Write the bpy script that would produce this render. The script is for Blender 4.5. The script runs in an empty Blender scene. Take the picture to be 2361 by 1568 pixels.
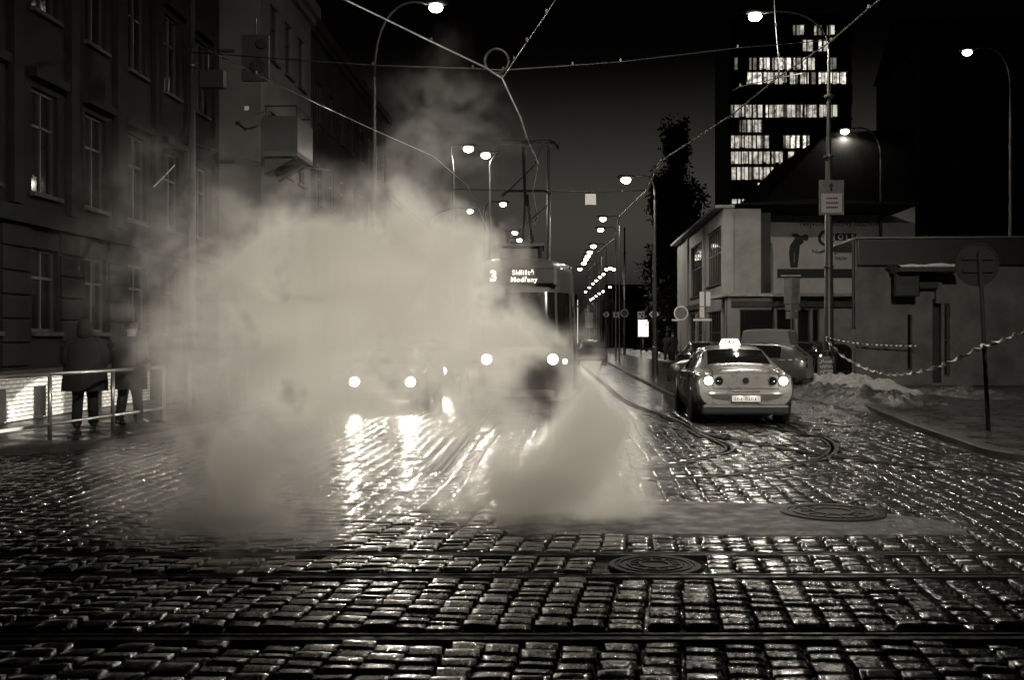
import bpy, bmesh, math, random
from mathutils import Vector, Matrix, noise as mnoise

random.seed(7)
SC = bpy.context.scene
COL = SC.collection
R = math.radians

# ------------------------------------------------------------------ camera
CAM_H = 1.65
FPX = 2400.0            # focal length in pixels of a 2361 x 1568 view of the photograph
CX, HY = 1180.5, 777.0  # image centre column, horizon row in that view
cam_data = bpy.data.cameras.new("camera")
cam_data.sensor_width = 36.0
cam_data.lens = 36.0 * FPX / 2361.0
cam_data.shift_y = -(784.0 - HY) / 2361.0
cam_data.clip_start = 0.1
cam_data.clip_end = 3000.0
cam = bpy.data.objects.new("camera", cam_data)
COL.objects.link(cam)
cam.location = (0, 0, CAM_H)
cam.rotation_euler = (R(90), 0, 0)
SC.camera = cam

# ------------------------------------------------------------------ world, sun, exposure
TINT = (1.0, 0.93, 0.80)
world = bpy.data.worlds.new("World")
SC.world = world
world.use_nodes = True
wn, wl = world.node_tree.nodes, world.node_tree.links
wn.clear()
sky_t = wn.new("ShaderNodeTexSky")
sky_t.sky_type = 'NISHITA'
sky_t.sun_disc = False
sky_t.sun_elevation = R(-2.0)
sky_t.sun_rotation = R(4)
sky_t.air_density = 1.5
sky_t.dust_density = 4.0
sky_bw = wn.new("ShaderNodeRGBToBW")
# city glow: strongest over the roofs, fading to a black zenith, the same all round
sky_tc = wn.new("ShaderNodeTexCoord")
sky_xyz = wn.new("ShaderNodeSeparateXYZ")
sky_map = wn.new("ShaderNodeMapRange"); sky_map.interpolation_type = 'SMOOTHSTEP'
sky_map.inputs["From Min"].default_value = 0.02; sky_map.inputs["From Max"].default_value = 0.27
sky_map.inputs["To Min"].default_value = 1.0; sky_map.inputs["To Max"].default_value = 0.01
sky_mul = wn.new("ShaderNodeMath"); sky_mul.operation = 'MULTIPLY'
sky_tint = wn.new("ShaderNodeMix"); sky_tint.data_type = 'RGBA'; sky_tint.blend_type = 'MULTIPLY'
sky_tint.inputs[0].default_value = 1.0
sky_tint.inputs[7].default_value = (*TINT, 1)
sky_bg = wn.new("ShaderNodeBackground")
sky_bg.inputs[1].default_value = 0.30
sky_out = wn.new("ShaderNodeOutputWorld")
wl.new(sky_t.outputs[0], sky_bw.inputs[0])
wl.new(sky_tc.outputs["Generated"], sky_xyz.inputs[0])
wl.new(sky_xyz.outputs[2], sky_map.inputs["Value"])
wl.new(sky_bw.outputs[0], sky_mul.inputs[0])
wl.new(sky_map.outputs[0], sky_mul.inputs[1])
wl.new(sky_mul.outputs[0], sky_tint.inputs[6])
wl.new(sky_tint.outputs[2], sky_bg.inputs[0])
wl.new(sky_bg.outputs[0], sky_out.inputs[0])

sun_data = bpy.data.lights.new("sun", 'SUN')
sun_data.energy = 0.004
sun_data.angle = R(20)
sun_data.color = TINT
sun = bpy.data.objects.new("sun", sun_data)
COL.objects.link(sun)
sun.rotation_euler = (R(60), 0, R(150))

SC.view_settings.view_transform = 'Standard'
SC.view_settings.look = 'None'
SC.view_settings.exposure = 0.0
SC.view_settings.gamma = 1.0
SC.render.engine = 'CYCLES'
cy = SC.cycles
cy.use_denoising = True
cy.max_bounces = 8
cy.diffuse_bounces = 2
cy.glossy_bounces = 3
cy.transmission_bounces = 4
cy.transparent_max_bounces = 12
cy.volume_bounces = 5
cy.sample_clamp_indirect = 4.0
cy.sample_clamp_direct = 0.0
cy.blur_glossy = 0.5
cy.caustics_reflective = False
cy.caustics_refractive = False
cy.use_light_tree = True
cy.use_adaptive_sampling = True
cy.adaptive_threshold = 0.06
cy.adaptive_min_samples = 24
cy.volume_step_rate = 3.0
cy.volume_max_steps = 220

# ------------------------------------------------------------------ pixel helpers
def P(x, y, Y):
    """point seen at pixel (x, y) of the 2361-wide view, standing Y metres away"""
    return Vector(((x - CX) / FPX * Y, Y, CAM_H - (y - HY) / FPX * Y))
def G(x, y, z=0.0):
    """point of the ground seen at pixel (x, y)"""
    Y = (CAM_H - z) * FPX / (y - HY)
    return Vector(((x - CX) / FPX * Y, Y, z))
STREET = 0.0373        # sideways drift of the street per metre of depth
STREET_A = -math.atan(STREET)   # rotation about z of things aligned with it

# ------------------------------------------------------------------ materials
MATS = {}
def mat(name, base=0.3, rough=0.6, metal=0.0, spec=0.5, bump=None, var=None, rvar=None,
        emit=None, coat=0.0, coords='Object', warm=1.0):
    if name in MATS:
        return MATS[name]
    m = bpy.data.materials.new(name)
    m.use_nodes = True
    nt = m.node_tree
    n, l = nt.nodes, nt.links
    b = n["Principled BSDF"]
    if not isinstance(base, tuple):
        base = (base * 1.0, base * (1 - 0.02 * warm), base * (1 - 0.05 * warm))
    b.inputs["Base Color"].default_value = (*base, 1)
    b.inputs["Roughness"].default_value = rough
    b.inputs["Metallic"].default_value = metal
    b.inputs["Specular IOR Level"].default_value = spec
    if coat:
        b.inputs["Coat Weight"].default_value = coat
        b.inputs["Coat Roughness"].default_value = 0.06
    tc = n.new("ShaderNodeTexCoord")
    if var:
        t = n.new("ShaderNodeTexNoise"); t.inputs["Scale"].default_value = var[0]
        t.inputs["Detail"].default_value = 6; t.inputs["Roughness"].default_value = 0.6
        l.new(tc.outputs[coords], t.inputs["Vector"])
        r = n.new("ShaderNodeValToRGB")
        r.color_ramp.elements[0].position = 0.3; r.color_ramp.elements[1].position = 0.72
        r.color_ramp.elements[0].color = (*[c * (1 - var[1]) for c in base], 1)
        r.color_ramp.elements[1].color = (*[min(1, c * (1 + var[1])) for c in base], 1)
        l.new(t.outputs[0], r.inputs[0]); l.new(r.outputs[0], b.inputs["Base Color"])
    if rvar:
        t = n.new("ShaderNodeTexNoise"); t.inputs["Scale"].default_value = rvar[0]
        t.inputs["Detail"].default_value = 5
        l.new(tc.outputs[coords], t.inputs["Vector"])
        mr = n.new("ShaderNodeMapRange")
        mr.inputs["From Min"].default_value = 0.35; mr.inputs["From Max"].default_value = 0.65
        mr.inputs["To Min"].default_value = rvar[1]; mr.inputs["To Max"].default_value = rvar[2]
        l.new(t.outputs[0], mr.inputs["Value"]); l.new(mr.outputs[0], b.inputs["Roughness"])
    if bump:
        prev = None
        for (s, st, di) in (bump if isinstance(bump, list) else [bump]):
            t = n.new("ShaderNodeTexNoise"); t.inputs["Scale"].default_value = s
            t.inputs["Detail"].default_value = 4
            l.new(tc.outputs[coords], t.inputs["Vector"])
            bp = n.new("ShaderNodeBump"); bp.inputs["Strength"].default_value = st
            bp.inputs["Distance"].default_value = di
            l.new(t.outputs[0], bp.inputs["Height"])
            if prev:
                l.new(prev.outputs[0], bp.inputs["Normal"])
            prev = bp
        l.new(prev.outputs[0], b.inputs["Normal"])
    if emit:
        b.inputs["Emission Color"].default_value = (*TINT, 1)
        b.inputs["Emission Strength"].default_value = emit
    MATS[name] = m
    return m

def lit_window_mat(name, strength, scale, lo):
    """a lit room behind a pane: uneven lamps, blinds and furniture behind glass"""
    if name in MATS:
        return MATS[name]
    m = bpy.data.materials.new(name); m.use_nodes = True
    n, l = m.node_tree.nodes, m.node_tree.links
    b = n["Principled BSDF"]
    b.inputs["Base Color"].default_value = (0.05, 0.05, 0.045, 1)
    b.inputs["Roughness"].default_value = 0.15
    tc = n.new("ShaderNodeTexCoord")
    mp = n.new("ShaderNodeMapping"); mp.inputs["Scale"].default_value = (scale, scale, scale * 0.8)
    t = n.new("ShaderNodeTexNoise"); t.inputs["Scale"].default_value = 1.0; t.inputs["Detail"].default_value = 5
    t.inputs["Roughness"].default_value = 0.65
    mr = n.new("ShaderNodeMapRange")
    mr.inputs["From Min"].default_value = 0.38; mr.inputs["From Max"].default_value = 0.6
    mr.inputs["To Min"].default_value = lo * strength; mr.inputs["To Max"].default_value = strength
    # World position so that neighbouring rooms differ
    g = n.new("ShaderNodeNewGeometry")
    l.new(g.outputs["Position"], mp.inputs["Vector"]); l.new(mp.outputs[0], t.inputs["Vector"])
    l.new(t.outputs[0], mr.inputs["Value"])
    b.inputs["Emission Color"].default_value = (*TINT, 1)
    l.new(mr.outputs[0], b.inputs["Emission Strength"])
    MATS[name] = m
    return m

# ------------------------------------------------------------------ mesh builder
class MB:
    def __init__(self):
        self.v = []; self.f = []
    def add(self, vs, fs):
        o = len(self.v)
        self.v += [tuple(p) for p in vs]
        self.f += [tuple(i + o for i in f) for f in fs]
        return self
    def box(self, c, s, rz=0.0, rx=0.0, ry=0.0):
        m = Matrix.Rotation(rz, 3, 'Z') @ Matrix.Rotation(ry, 3, 'Y') @ Matrix.Rotation(rx, 3, 'X')
        c = Vector(c); vs = []
        for dz in (-.5, .5):
            for dx, dy in ((-.5, -.5), (.5, -.5), (.5, .5), (-.5, .5)):
                vs.append(c + m @ Vector((dx * s[0], dy * s[1], dz * s[2])))
        return self.add(vs, [(3, 2, 1, 0), (4, 5, 6, 7), (0, 1, 5, 4), (1, 2, 6, 5), (2, 3, 7, 6), (3, 0, 4, 7)])
    def bbox(self, x0, x1, y0, y1, z0, z1):
        return self.box(((x0 + x1) / 2, (y0 + y1) / 2, (z0 + z1) / 2), (abs(x1 - x0), abs(y1 - y0), abs(z1 - z0)))
    def tube(self, pts, rad, seg=8, caps=True):
        pts = [Vector(p) for p in pts]
        n = len(pts)
        rads = rad if isinstance(rad, (list, tuple)) else [rad] * n
        vs, fs = [], []
        up = None
        for i, p in enumerate(pts):
            d = (pts[min(i + 1, n - 1)] - pts[max(i - 1, 0)])
            if d.length < 1e-9: d = Vector((0, 0, 1))
            d.normalize()
            if up is None:
                a = Vector((0, 0, 1)) if abs(d.z) < 0.9 else Vector((1, 0, 0))
                up = d.cross(a).normalized()
            else:
                up = (up - d * up.dot(d))
                up = up.normalized() if up.length > 1e-6 else d.orthogonal().normalized()
            w = d.cross(up)
            for k in range(seg):
                t = 2 * math.pi * k / seg
                vs.append(p + (up * math.cos(t) + w * math.sin(t)) * rads[i])
        for i in range(n - 1):
            for k in range(seg):
                a, b = i * seg + k, i * seg + (k + 1) % seg
                fs.append((a, b, b + seg, a + seg))
        if caps:
            fs.append(tuple(reversed(range(seg))))
            fs.append(tuple(range((n - 1) * seg, n * seg)))
        return self.add(vs, fs)
    def lathe(self, prof, c=(0, 0, 0), seg=16, axis='Z', rot=None):
        """prof: list of (r, h) along the axis"""
        vs, fs = [], []
        c = Vector(c)
        for (r, h) in prof:
            for k in range(seg):
                t = 2 * math.pi * k / seg
                if axis == 'Z': q = Vector((r * math.cos(t), r * math.sin(t), h))
                elif axis == 'Y': q = Vector((r * math.cos(t), h, r * math.sin(t)))
                else: q = Vector((h, r * math.cos(t), r * math.sin(t)))
                if rot: q = rot @ q
                vs.append(c + q)
        m = len(prof)
        for i in range(m - 1):
            for k in range(seg):
                a, b = i * seg + k, i * seg + (k + 1) % seg
                fs.append((a, b, b + seg, a + seg))
        fs.append(tuple(reversed(range(seg)))); fs.append(tuple(range((m - 1) * seg, m * seg)))
        return self.add(vs, fs)
    def prism(self, poly, d):
        """poly: list of 3D points, extruded by vector d"""
        n = len(poly); d = Vector(d)
        vs = [Vector(p) for p in poly] + [Vector(p) + d for p in poly]
        fs = [tuple(reversed(range(n))), tuple(range(n, 2 * n))]
        fs += [(i, (i + 1) % n, (i + 1) % n + n, i + n) for i in range(n)]
        return self.add(vs, fs)
    def grid(self, rows, close=False):
        n, m = len(rows), len(rows[0])
        vs = [p for r in rows for p in r]
        fs = []
        for i in range(n - 1):
            for k in range(m - (0 if close else 1)):
                fs.append((i * m + k, i * m + (k + 1) % m, (i + 1) * m + (k + 1) % m, (i + 1) * m + k))
        return self.add(vs, fs)
    def mesh(self, name, material, smooth=False, off=None):
        me = bpy.data.meshes.new(name)
        v = self.v if off is None else [(a - off[0], b - off[1], c - off[2]) for a, b, c in self.v]
        me.from_pydata([tuple(p) for p in v], [], self.f)
        if material: me.materials.append(material)
        if smooth:
            me.polygons.foreach_set('use_smooth', [True] * len(me.polygons))
        me.update()
        return me
    def build(self, name, material, parent=None, smooth=False, world=False, fixn=True, bevel=0.0, sharp=None):
        off = parent.location if (parent is not None and world) else None
        me = self.mesh(name, material, smooth, off)
        if fixn:
            bm = bmesh.new(); bm.from_mesh(me)
            bmesh.ops.recalc_face_normals(bm, faces=bm.faces)
            bm.to_mesh(me); bm.free()
        if smooth and sharp:
            try: me.set_sharp_from_angle(angle=R(sharp))
            except Exception: pass
        o = bpy.data.objects.new(name, me)
        COL.objects.link(o)
        if parent is not None: o.parent = parent
        if bevel:
            md = o.modifiers.new('bevel', 'BEVEL'); md.width = bevel; md.segments = 2; md.limit_method = 'ANGLE'
        return o

def tag(o, label=None, cat=None, group=None, kind=None):
    if label: o['label'] = label
    if cat: o['category'] = cat
    if group: o['group'] = group
    if kind: o['kind'] = kind
    return o
def thing(name, loc, label, cat, group=None, rz=0.0):
    o = bpy.data.objects.new(name, None)
    COL.objects.link(o)
    o.empty_display_size = 0.2
    o.location = loc
    o.rotation_euler = (0, 0, rz)
    return tag(o, label, cat, group)
def copy_tree(o, parent=None):
    c = o.copy(); COL.objects.link(c)
    if parent is not None: c.parent = parent
    for ch in o.children:
        copy_tree(ch, c)
    return c
def lamp(kind, name, loc, power, parent=None, radius=0.1, color=TINT, spot=None, blend=0.3, aim=None):
    d = bpy.data.lights.new(name, kind)
    d.energy = power; d.color = color
    if kind in ('POINT', 'SPOT'): d.shadow_soft_size = radius
    if kind == 'SPOT': d.spot_size = R(spot); d.spot_blend = blend
    o = bpy.data.objects.new(name, d); COL.objects.link(o)
    o.location = loc
    if aim is not None:
        o.rotation_euler = Vector(aim).to_track_quat('-Z', 'Y').to_euler()
    if parent is not None: o.parent = parent
    return o
def text_mesh(s, size, material, name, parent, loc, rot, extrude=0.002, align='LEFT', offset=0.0, spacing=1.0):
    cu = bpy.data.curves.new(name, 'FONT'); cu.body = s; cu.size = size; cu.extrude = extrude
    cu.align_x = align; cu.offset = offset; cu.space_character = spacing
    cu.resolution_u = 3
    t = bpy.data.objects.new(name, cu); COL.objects.link(t)
    bpy.context.view_layer.update()
    me = bpy.data.meshes.new_from_object(t.evaluated_get(bpy.context.evaluated_depsgraph_get()))
    bpy.data.objects.remove(t)
    bpy.data.curves.remove(cu)
    me.name = name
    me.materials.clear(); me.materials.append(material)
    o = bpy.data.objects.new(name, me); COL.objects.link(o)
    o.location = loc; o.rotation_euler = rot; o.parent = parent
    return o

# ------------------------------------------------------------------ shared materials
m_asphalt = mat('wet_asphalt', 0.025, 0.3, spec=0.35, bump=[(60, 0.4, 0.008), (17, 0.6, 0.03), (5, 0.75, 0.06)], var=(0.8, 0.4), rvar=(1.3, 0.06, 0.2))
m_patch = mat('damp_asphalt', 0.04, 0.45, bump=[(110, 0.9, 0.012), (14, 0.5, 0.03)], var=(7, 0.7), rvar=(5, 0.3, 0.7))
m_cobble = mat('wet_granite', 0.018, 0.3, spec=0.8, bump=[(95, 0.22, 0.006), (14, 0.16, 0.012)], var=(4, 0.45), rvar=(6, 0.12, 0.28))
m_steel = mat('wet_rail_steel', 0.012, 0.5, spec=0.12, rvar=(12, 0.4, 0.7))
m_iron = mat('cast_iron', 0.01, 0.55, spec=0.14, bump=(90, 0.4, 0.004))
m_kerb = mat('kerb_granite', 0.03, 0.6, spec=0.25, bump=(50, 0.4, 0.006), var=(5, 0.3))
m_pave = mat('wet_paving', 0.025, 0.5, spec=0.3, bump=(20, 0.4, 0.01), var=(3, 0.4), rvar=(2, 0.2, 0.5))
m_snow = mat('dirty_snow', 0.3, 0.65, bump=[(30, 0.6, 0.03), (120, 0.4, 0.008)], var=(6, 0.45))
m_slush = mat('slush', 0.05, 0.4, bump=[(20, 0.7, 0.04), (90, 0.5, 0.01)], var=(5, 0.7), rvar=(8, 0.2, 0.6))
m_black = mat('black_paint', 0.012, 0.45)
m_dark = mat('dark_metal', 0.05, 0.4, metal=0.6)
m_galv = mat('galvanised_steel', 0.16, 0.4, metal=0.5, var=(6, 0.3))
m_wire = mat('copper_wire', 0.9, 0.5, metal=1.0)
m_white = mat('white_paint', 0.75, 0.5, var=(5, 0.08))
m_rubber = mat('rubber', 0.015, 0.6)
m_glass_dark = mat('dark_window_glass', 0.012, 0.06, spec=0.8)
m_chrome = mat('chrome', 0.6, 0.12, metal=1.0)
m_head = mat('headlamp_lens', 0.8, 0.2, emit=60.0)
m_lamp = mat('street_lamp_lens', 0.8, 0.3, emit=50.0)
m_lamp_far = mat('far_lamp_lens', 0.8, 0.3, emit=20.0)
m_tail = mat('lit_tail_lamp', 0.8, 0.3, emit=10.0)
m_led = mat('led_dots', 0.5, 0.4, emit=1.8)
m_panel = mat('backlit_panel', 0.7, 0.4, emit=2.2)
# ================================================================== THE GROUND
b = MB(); b.add([(-700, -60, 0), (700, -60, 0), (700, 1500, 0), (-700, 1500, 0)], [(0, 1, 2, 3)])
ground = tag(b.build('ground', m_asphalt, fixn=False), 'wet dark asphalt of the street running to the horizon', 'ground', kind='structure')

# --- tram rails lying in the paving (pixels of the photograph turned into ground points)
RAIL_Y = [5.62, 7.05, 7.76]
def sweep_rail(name, pts, parent, flip=1):
    """grooved rail: running head, flange groove and lip, swept along pts"""
    prof = [(-0.075, -0.01), (-0.07, 0.034), (-0.012, 0.034), (-0.006, 0.0), (0.034, 0.0), (0.04, 0.03), (0.072, 0.03), (0.078, -0.01)]
    pts = [Vector((p[0], p[1], 0)) for p in pts]
    rows = []
    for i, p in enumerate(pts):
        d = (pts[min(i + 1, len(pts) - 1)] - pts[max(i - 1, 0)]).normalized()
        s = Vector((d.y, -d.x, 0)) * flip
        rows.append([p + s * a + Vector((0, 0, h)) for a, h in prof])
    return MB().grid(rows).build(name, m_steel, parent)
def smooth_pts(pts, per=6):
    out = []
    n = len(pts)
    for i in range(n - 1):
        p0, p1, p2, p3 = pts[max(i - 1, 0)], pts[i], pts[i + 1], pts[min(i + 2, n - 1)]
        for k in range(per):
            t = k / per
            out.append(0.5 * ((2 * p1) + (p2 - p0) * t + (2 * p0 - 5 * p1 + 4 * p2 - p3) * t * t + (3 * p1 - p0 - 3 * p2 + p3) * t ** 3))
    out.append(pts[-1])
    return out
crossing = tag(thing('crossing_tram_track', (0, 6.6, 0), 'tram rails crossing the cobbled foreground from side to side', 'tram track'), kind='structure')
for ry in RAIL_Y:
    o = sweep_rail('rail', [(x, ry + 0.004 * x) for x in range(-14, 15, 2)], None, -1)
    o.parent = crossing; o.location = (0, -6.6, 0)
street_track = tag(thing('street_tram_track', (3, 17, 0), 'tram rails curving out of the street towards the crossing', 'tram track'), kind='structure')
px_in = [(1345, 845), (1400, 893), (1450, 930), (1557, 972), (1615, 1007), (1660, 1022), (1682, 1034), (1676, 1046), (1644, 1055), (1543, 1079), (1440, 1090)]
px_out = [(1362, 816), (1450, 862), (1556, 915), (1640, 950), (1740, 980), (1830, 1000), (1896, 1014), (1922, 1034), (1903, 1059), (1831, 1077), (1759, 1092), (1640, 1104), (1500, 1112)]
px_mid = [(1560, 990), (1691, 1017), (1809, 1039), (1960, 1062), (2150, 1085), (2500, 1120)]
def far_rail(x0, y0):
    p = G(x0, y0)
    return [Vector((p.x + STREET * (yy - p.y), yy, 0)) for yy in (400, 200, 110, 70)]
RAIL_PATHS = []
for px in (px_in, px_out):
    pts = smooth_pts(far_rail(*px[0]) + [G(*q) for q in px])
    RAIL_PATHS.append(pts)
    o = sweep_rail('rail', pts, None); o.parent = street_track; o.location = (-3, -17, 0)
pts = smooth_pts([G(*q) for q in px_mid]); RAIL_PATHS.append(pts)
o = sweep_rail('rail', pts, None); o.parent = street_track; o.location = (-3, -17, 0)
for dx in (-0.72, 0.72):      # the oncoming tram's own track
    pts = [Vector((0.157 + dx + STREET * (yy - 21.4), yy, 0)) for yy in (12.5, 15, 18, 22, 30, 45, 70, 110, 200, 400)]
    RAIL_PATHS.append(pts)
    o = sweep_rail('rail', pts, None); o.parent = street_track; o.location = (-3, -17, 0)

# --- cobblestones
road = tag(thing('cobbled_road', (0, 8, 0), 'wet cobblestone paving across the foreground', 'road'), kind='structure')
US = [-1, -0.93, -0.5, 0.5, 0.93, 1]
def stone_verts(rng):
    """a worn block: 5 x 5 quads, domed, with pulled-down edges; unit footprint 1 x 1"""
    tx, ty = rng.uniform(-.0025, .0025), rng.uniform(-.008, .008)
    hz = rng.uniform(-0.004, 0.005)
    jit = [[rng.uniform(-.0012, .0012) for _ in US] for _ in US]
    vs = []
    sk = rng.uniform(-.05, .05); sk2 = rng.uniform(-.05, .05)
    for j, vv in enumerate(US):
        for i, uu in enumerate(US):
            ex, ey = abs(uu) == 1, abs(vv) == 1
            r = 0.90 if (ex and ey) else 1.0
            x = (uu * 0.5 + sk * vv * 0.5 * abs(uu)) * r
            y = (vv * 0.5 + sk2 * uu * 0.5 * abs(vv)) * r
            z = 0.036 - 0.003 * uu * uu - 0.006 * vv * vv + tx * uu + ty * vv + hz + jit[j][i]
            if ex or ey: z = 0.0
            vs.append((x, y, z))
    return vs
STONE_F = [(j * 6 + i, j * 6 + i + 1, (j + 1) * 6 + i + 1, (j + 1) * 6 + i) for j in range(5) for i in range(5)]
rng = random.Random(3)
VARIANTS = [stone_verts(rng) for _ in range(10)]
VMESH = []
SHEAR = 0.1408
patch_edge = [(1180, 1236), (1300, 1232), (1520, 1234), (1800, 1237), (2050, 1236), (2200, 1232), (2245, 1222), (2200, 1208), (2080, 1190), (1950, 1172), (1800, 1163), (1600, 1158), (1500, 1156), (1300, 1158), (1170, 1180), (1140, 1210)]
PATCH = [G(x, y, 0.03) for x, y in patch_edge]
def in_poly(x, y, poly):
    c = False; n = len(poly)
    for i in range(n):
        a, d = poly[i], poly[i - 1]
        if (a.y > y) != (d.y > y) and x < (d.x - a.x) * (y - a.y) / (d.y - a.y) + a.x: c = not c
    return c
COVER_A = (G(1510, 1312), 0.33)
COVER_B = (G(1920, 1192), 0.47)
RAIL_SAMPLES = [p for pts in RAIL_PATHS for p in pts if p.y < 24]
near, far = [], []
# smooth asphalt lane between the street rails, seen as dark flat strips
def near_rail(x, y):
    for ry in RAIL_Y:
        if abs(y - ry - 0.004 * x) < (0.15 if ry < 6 else 0.115): return True
    return False
CELL = {}
for pts in RAIL_PATHS:
    for i in range(len(pts) - 1):
        a, c = pts[i], pts[i + 1]
        if min(a.y, c.y) > 24: continue
        n = max(1, int((c - a).length / 0.08))
        for k in range(n + 1):
            q = a.lerp(c, k / n)
            CELL.setdefault((int(q.x // 0.3), int(q.y // 0.3)), []).append(q)
def near_curve(x, y):
    cx, cyy = int(x // 0.3), int(y // 0.3)
    for i in (-1, 0, 1):
        for j in (-1, 0, 1):
            for q in CELL.get((cx + i, cyy + j), ()):
                if (q.x - x) ** 2 + (q.y - y) ** 2 < 0.02: return True
    return False
rng = random.Random(11)
cw = 0.2
c = -60
while c < 64:
    y = 4.35 + rng.uniform(0, 0.15)
    while y < 22.5:
        d = rng.choice((0.105, 0.118, 0.13, 0.14, 0.155))
        if y > 10.6: d *= 1.12
        yc = y + d / 2
        sh = SHEAR if yc < 10 else 0.06
        x = c * cw + 0.27 + SHEAR * (min(yc, 10) - 6) + 0.06 * max(0, yc - 10) + rng.uniform(-.006, .006)
        x += 0.03 * math.sin(yc * 0.9 + c * 0.4)
        y += d + 0.006
        if abs(x) > 0.52 * yc + 0.5 or x < -9 or x > 8.2: continue
        if near_rail(x, yc): continue
        if yc > 8.3 and in_poly(x, yc, PATCH): continue
        if (Vector((x, yc, 0)) - COVER_A[0]).length < COVER_A[1] + 0.07: continue
        if yc > 10 and near_curve(x, yc): continue
        (near if False else far).append((x, yc, cw * rng.uniform(0.90, 0.97), d, sh, rng.randrange(10), rng.uniform(-.03, .03), rng.uniform(-.006, .006)))
    c += 1
far.sort(key=lambda s: s[1])
# the 300 that show largest are stones of their own; those fully in view come first
inview = [s for s in far if abs(s[0]) < 0.485 * s[1] and s[1] > 5.0 and s[0] > -0.30 * s[1]]
near = inview[:300]
nearset = set(id(s) for s in near)
rest = [s for s in far if id(s) not in nearset]
for v in VARIANTS:
    mb = MB(); mb.add([(x * 1.0, y, z) for x, y, z in v], STONE_F)
    VMESH.append(mb.mesh('cobblestone', m_cobble, True))
for (x, y, w, d, sh, k, rz, dz) in near:
    o = bpy.data.objects.new('cobblestone', VMESH[k]); COL.objects.link(o)
    o.parent = road
    # matrix: scale, shear along the course direction
    o.matrix_basis = Matrix(((w, sh * d - rz * d, 0, x), (rz * w, d, 0, y - 8), (0, 0, 1, dz), (0, 0, 0, 1)))
mb = MB()
for (x, y, w, d, sh, k, rz, dz) in rest:
    mb.add([(x + vx * w + vy * (sh - rz) * d, y - 8 + vx * rz * w + vy * d, vz + dz) for vx, vy, vz in VARIANTS[k]], STONE_F)
tag(mb.build('cobblestones', m_cobble, road, smooth=True, fixn=False), kind='stuff')

# --- smooth asphalt repair strip and the two covers
b = MB()
n = len(PATCH)
cen = sum(PATCH, Vector()) / n
ring = []
for i in range(n):
    p0, p1, p2, p3 = PATCH[i - 1], PATCH[i], PATCH[(i + 1) % n], PATCH[(i + 2) % n]
    for k in range(6):
        t = k / 6
        q = 0.5 * ((2 * p1) + (p2 - p0) * t + (2 * p0 - 5 * p1 + 4 * p2 - p3) * t * t + (3 * p1 - p0 - 3 * p2 + p3) * t ** 3)
        q = q + Vector((rng.uniform(-.02, .02), rng.uniform(-.02, .02), 0))
        ring.append(q)
ring = [Vector((q.x, q.y, 0)) for q in ring]
rows = [[q + Vector((0, 0, 0.002)) for q in ring],
        [q + (cen - q).normalized() * 0.03 + Vector((0, 0, 0.036)) for q in ring]]
m_ = len(ring)
b.grid(rows, close=True)
b.f.append(tuple(range(m_, 2 * m_)))
tag(b.build('asphalt_patch', m_patch), 'smooth asphalt repair strip across the cobbles', 'pavement', kind='structure')
def manhole(name, c, r, z, label, rings):
    t = thing(name, (c.x, c.y, z), label, 'manhole cover')
    MB().lathe([(r, -0.03), (r, 0.006), (r * 0.97, 0.012), (r * 0.86, 0.012), (r * 0.855, 0.0), (0.01, 0.0)], seg=48).build('frame_ring', m_iron, t, True, sharp=30)
    mb = MB().lathe([(r * 0.84, -0.02), (r * 0.84, 0.008), (0.01, 0.008)], seg=48)
    mb.build('lid', m_iron, t, True, sharp=30)
    rb = MB()
    for q in rings:
        rb.lathe([(r * q, 0.007), (r * q, 0.016), (r * (q - 0.06), 0.016), (r * (q - 0.06), 0.007)], seg=48)
    rb.build('raised_ribs', m_iron, t, True, sharp=30)
    for a in range(12):
        t_ = a * math.pi / 6
        MB().box((r * 0.5 * math.cos(t_), r * 0.5 * math.sin(t_), 0.011), (r * 0.25, 0.02, 0.008), rz=t_).build('lid_bar', m_iron, t)
    return t
manhole('manhole_cover', COVER_A[0], COVER_A[1], 0.02, 'round ribbed iron cover between the crossing tram rails', [0.8, 0.6, 0.35])
manhole('manhole_cover', COVER_B[0], COVER_B[1], 0.04, 'dark round iron cover set in the smooth asphalt strip', [0.78, 0.4])

# --- pavements with kerbs
def side(name, pts_in, sgn, width, label):
    t = tag(thing(name, (pts_in[0].x, pts_in[0].y, 0), label, 'pavement'), kind='structure')
    L = smooth_pts(pts_in, 4)
    b1, b2 = MB(), MB()
    r1, r2 = [], []
    for i, p in enumerate(L):
        d = (L[min(i + 1, len(L) - 1)] - L[max(i - 1, 0)]).normalized()
        s = Vector((d.y, -d.x, 0)) * sgn
        r1.append([p + Vector((0, 0, -0.02)), p + Vector((0, 0, 0.12)), p + s * 0.02 + Vector((0, 0, 0.135)), p + s * 0.24 + Vector((0, 0, 0.135)), p + s * 0.24 + Vector((0, 0, 0.05))])
        r2.append([p + s * 0.24 + Vector((0, 0, 0.129)), p + s * width + Vector((0, 0, 0.131))])
    b1.grid(r1).build('kerb', m_kerb, t, world=True)
    b2.grid(r2).build('paving', m_pave, t, world=True)
    return t
# left pavement: along the street, in front of the old houses
lp = [Vector((-14, 12.2, 0)), Vector((-9, 13.2, 0)), Vector((-6.6, 14.3, 0)), Vector((-5.7, 16.4, 0)), Vector((-5.25, 20, 0)), Vector((-4.9, 28, 0)), Vector((-3.7, 60, 0)), Vector((0.2, 165, 0)), Vector((9, 400, 0))]
side('left_pavement', lp, -1, 4.6, 'pavement with kerb in front of the houses on the left')
rp = [G(3100, 1085), G(2500, 1078), G(2300, 1062), G(2200, 1030), G(2080, 985), G(1960, 930), G(1840, 880), G(1700, 848), G(1560, 822), G(1470, 804)]
side('right_pavement', rp, -1 if False else 1, 12.0, 'dark pavement with kerb on the right of the street')
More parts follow.
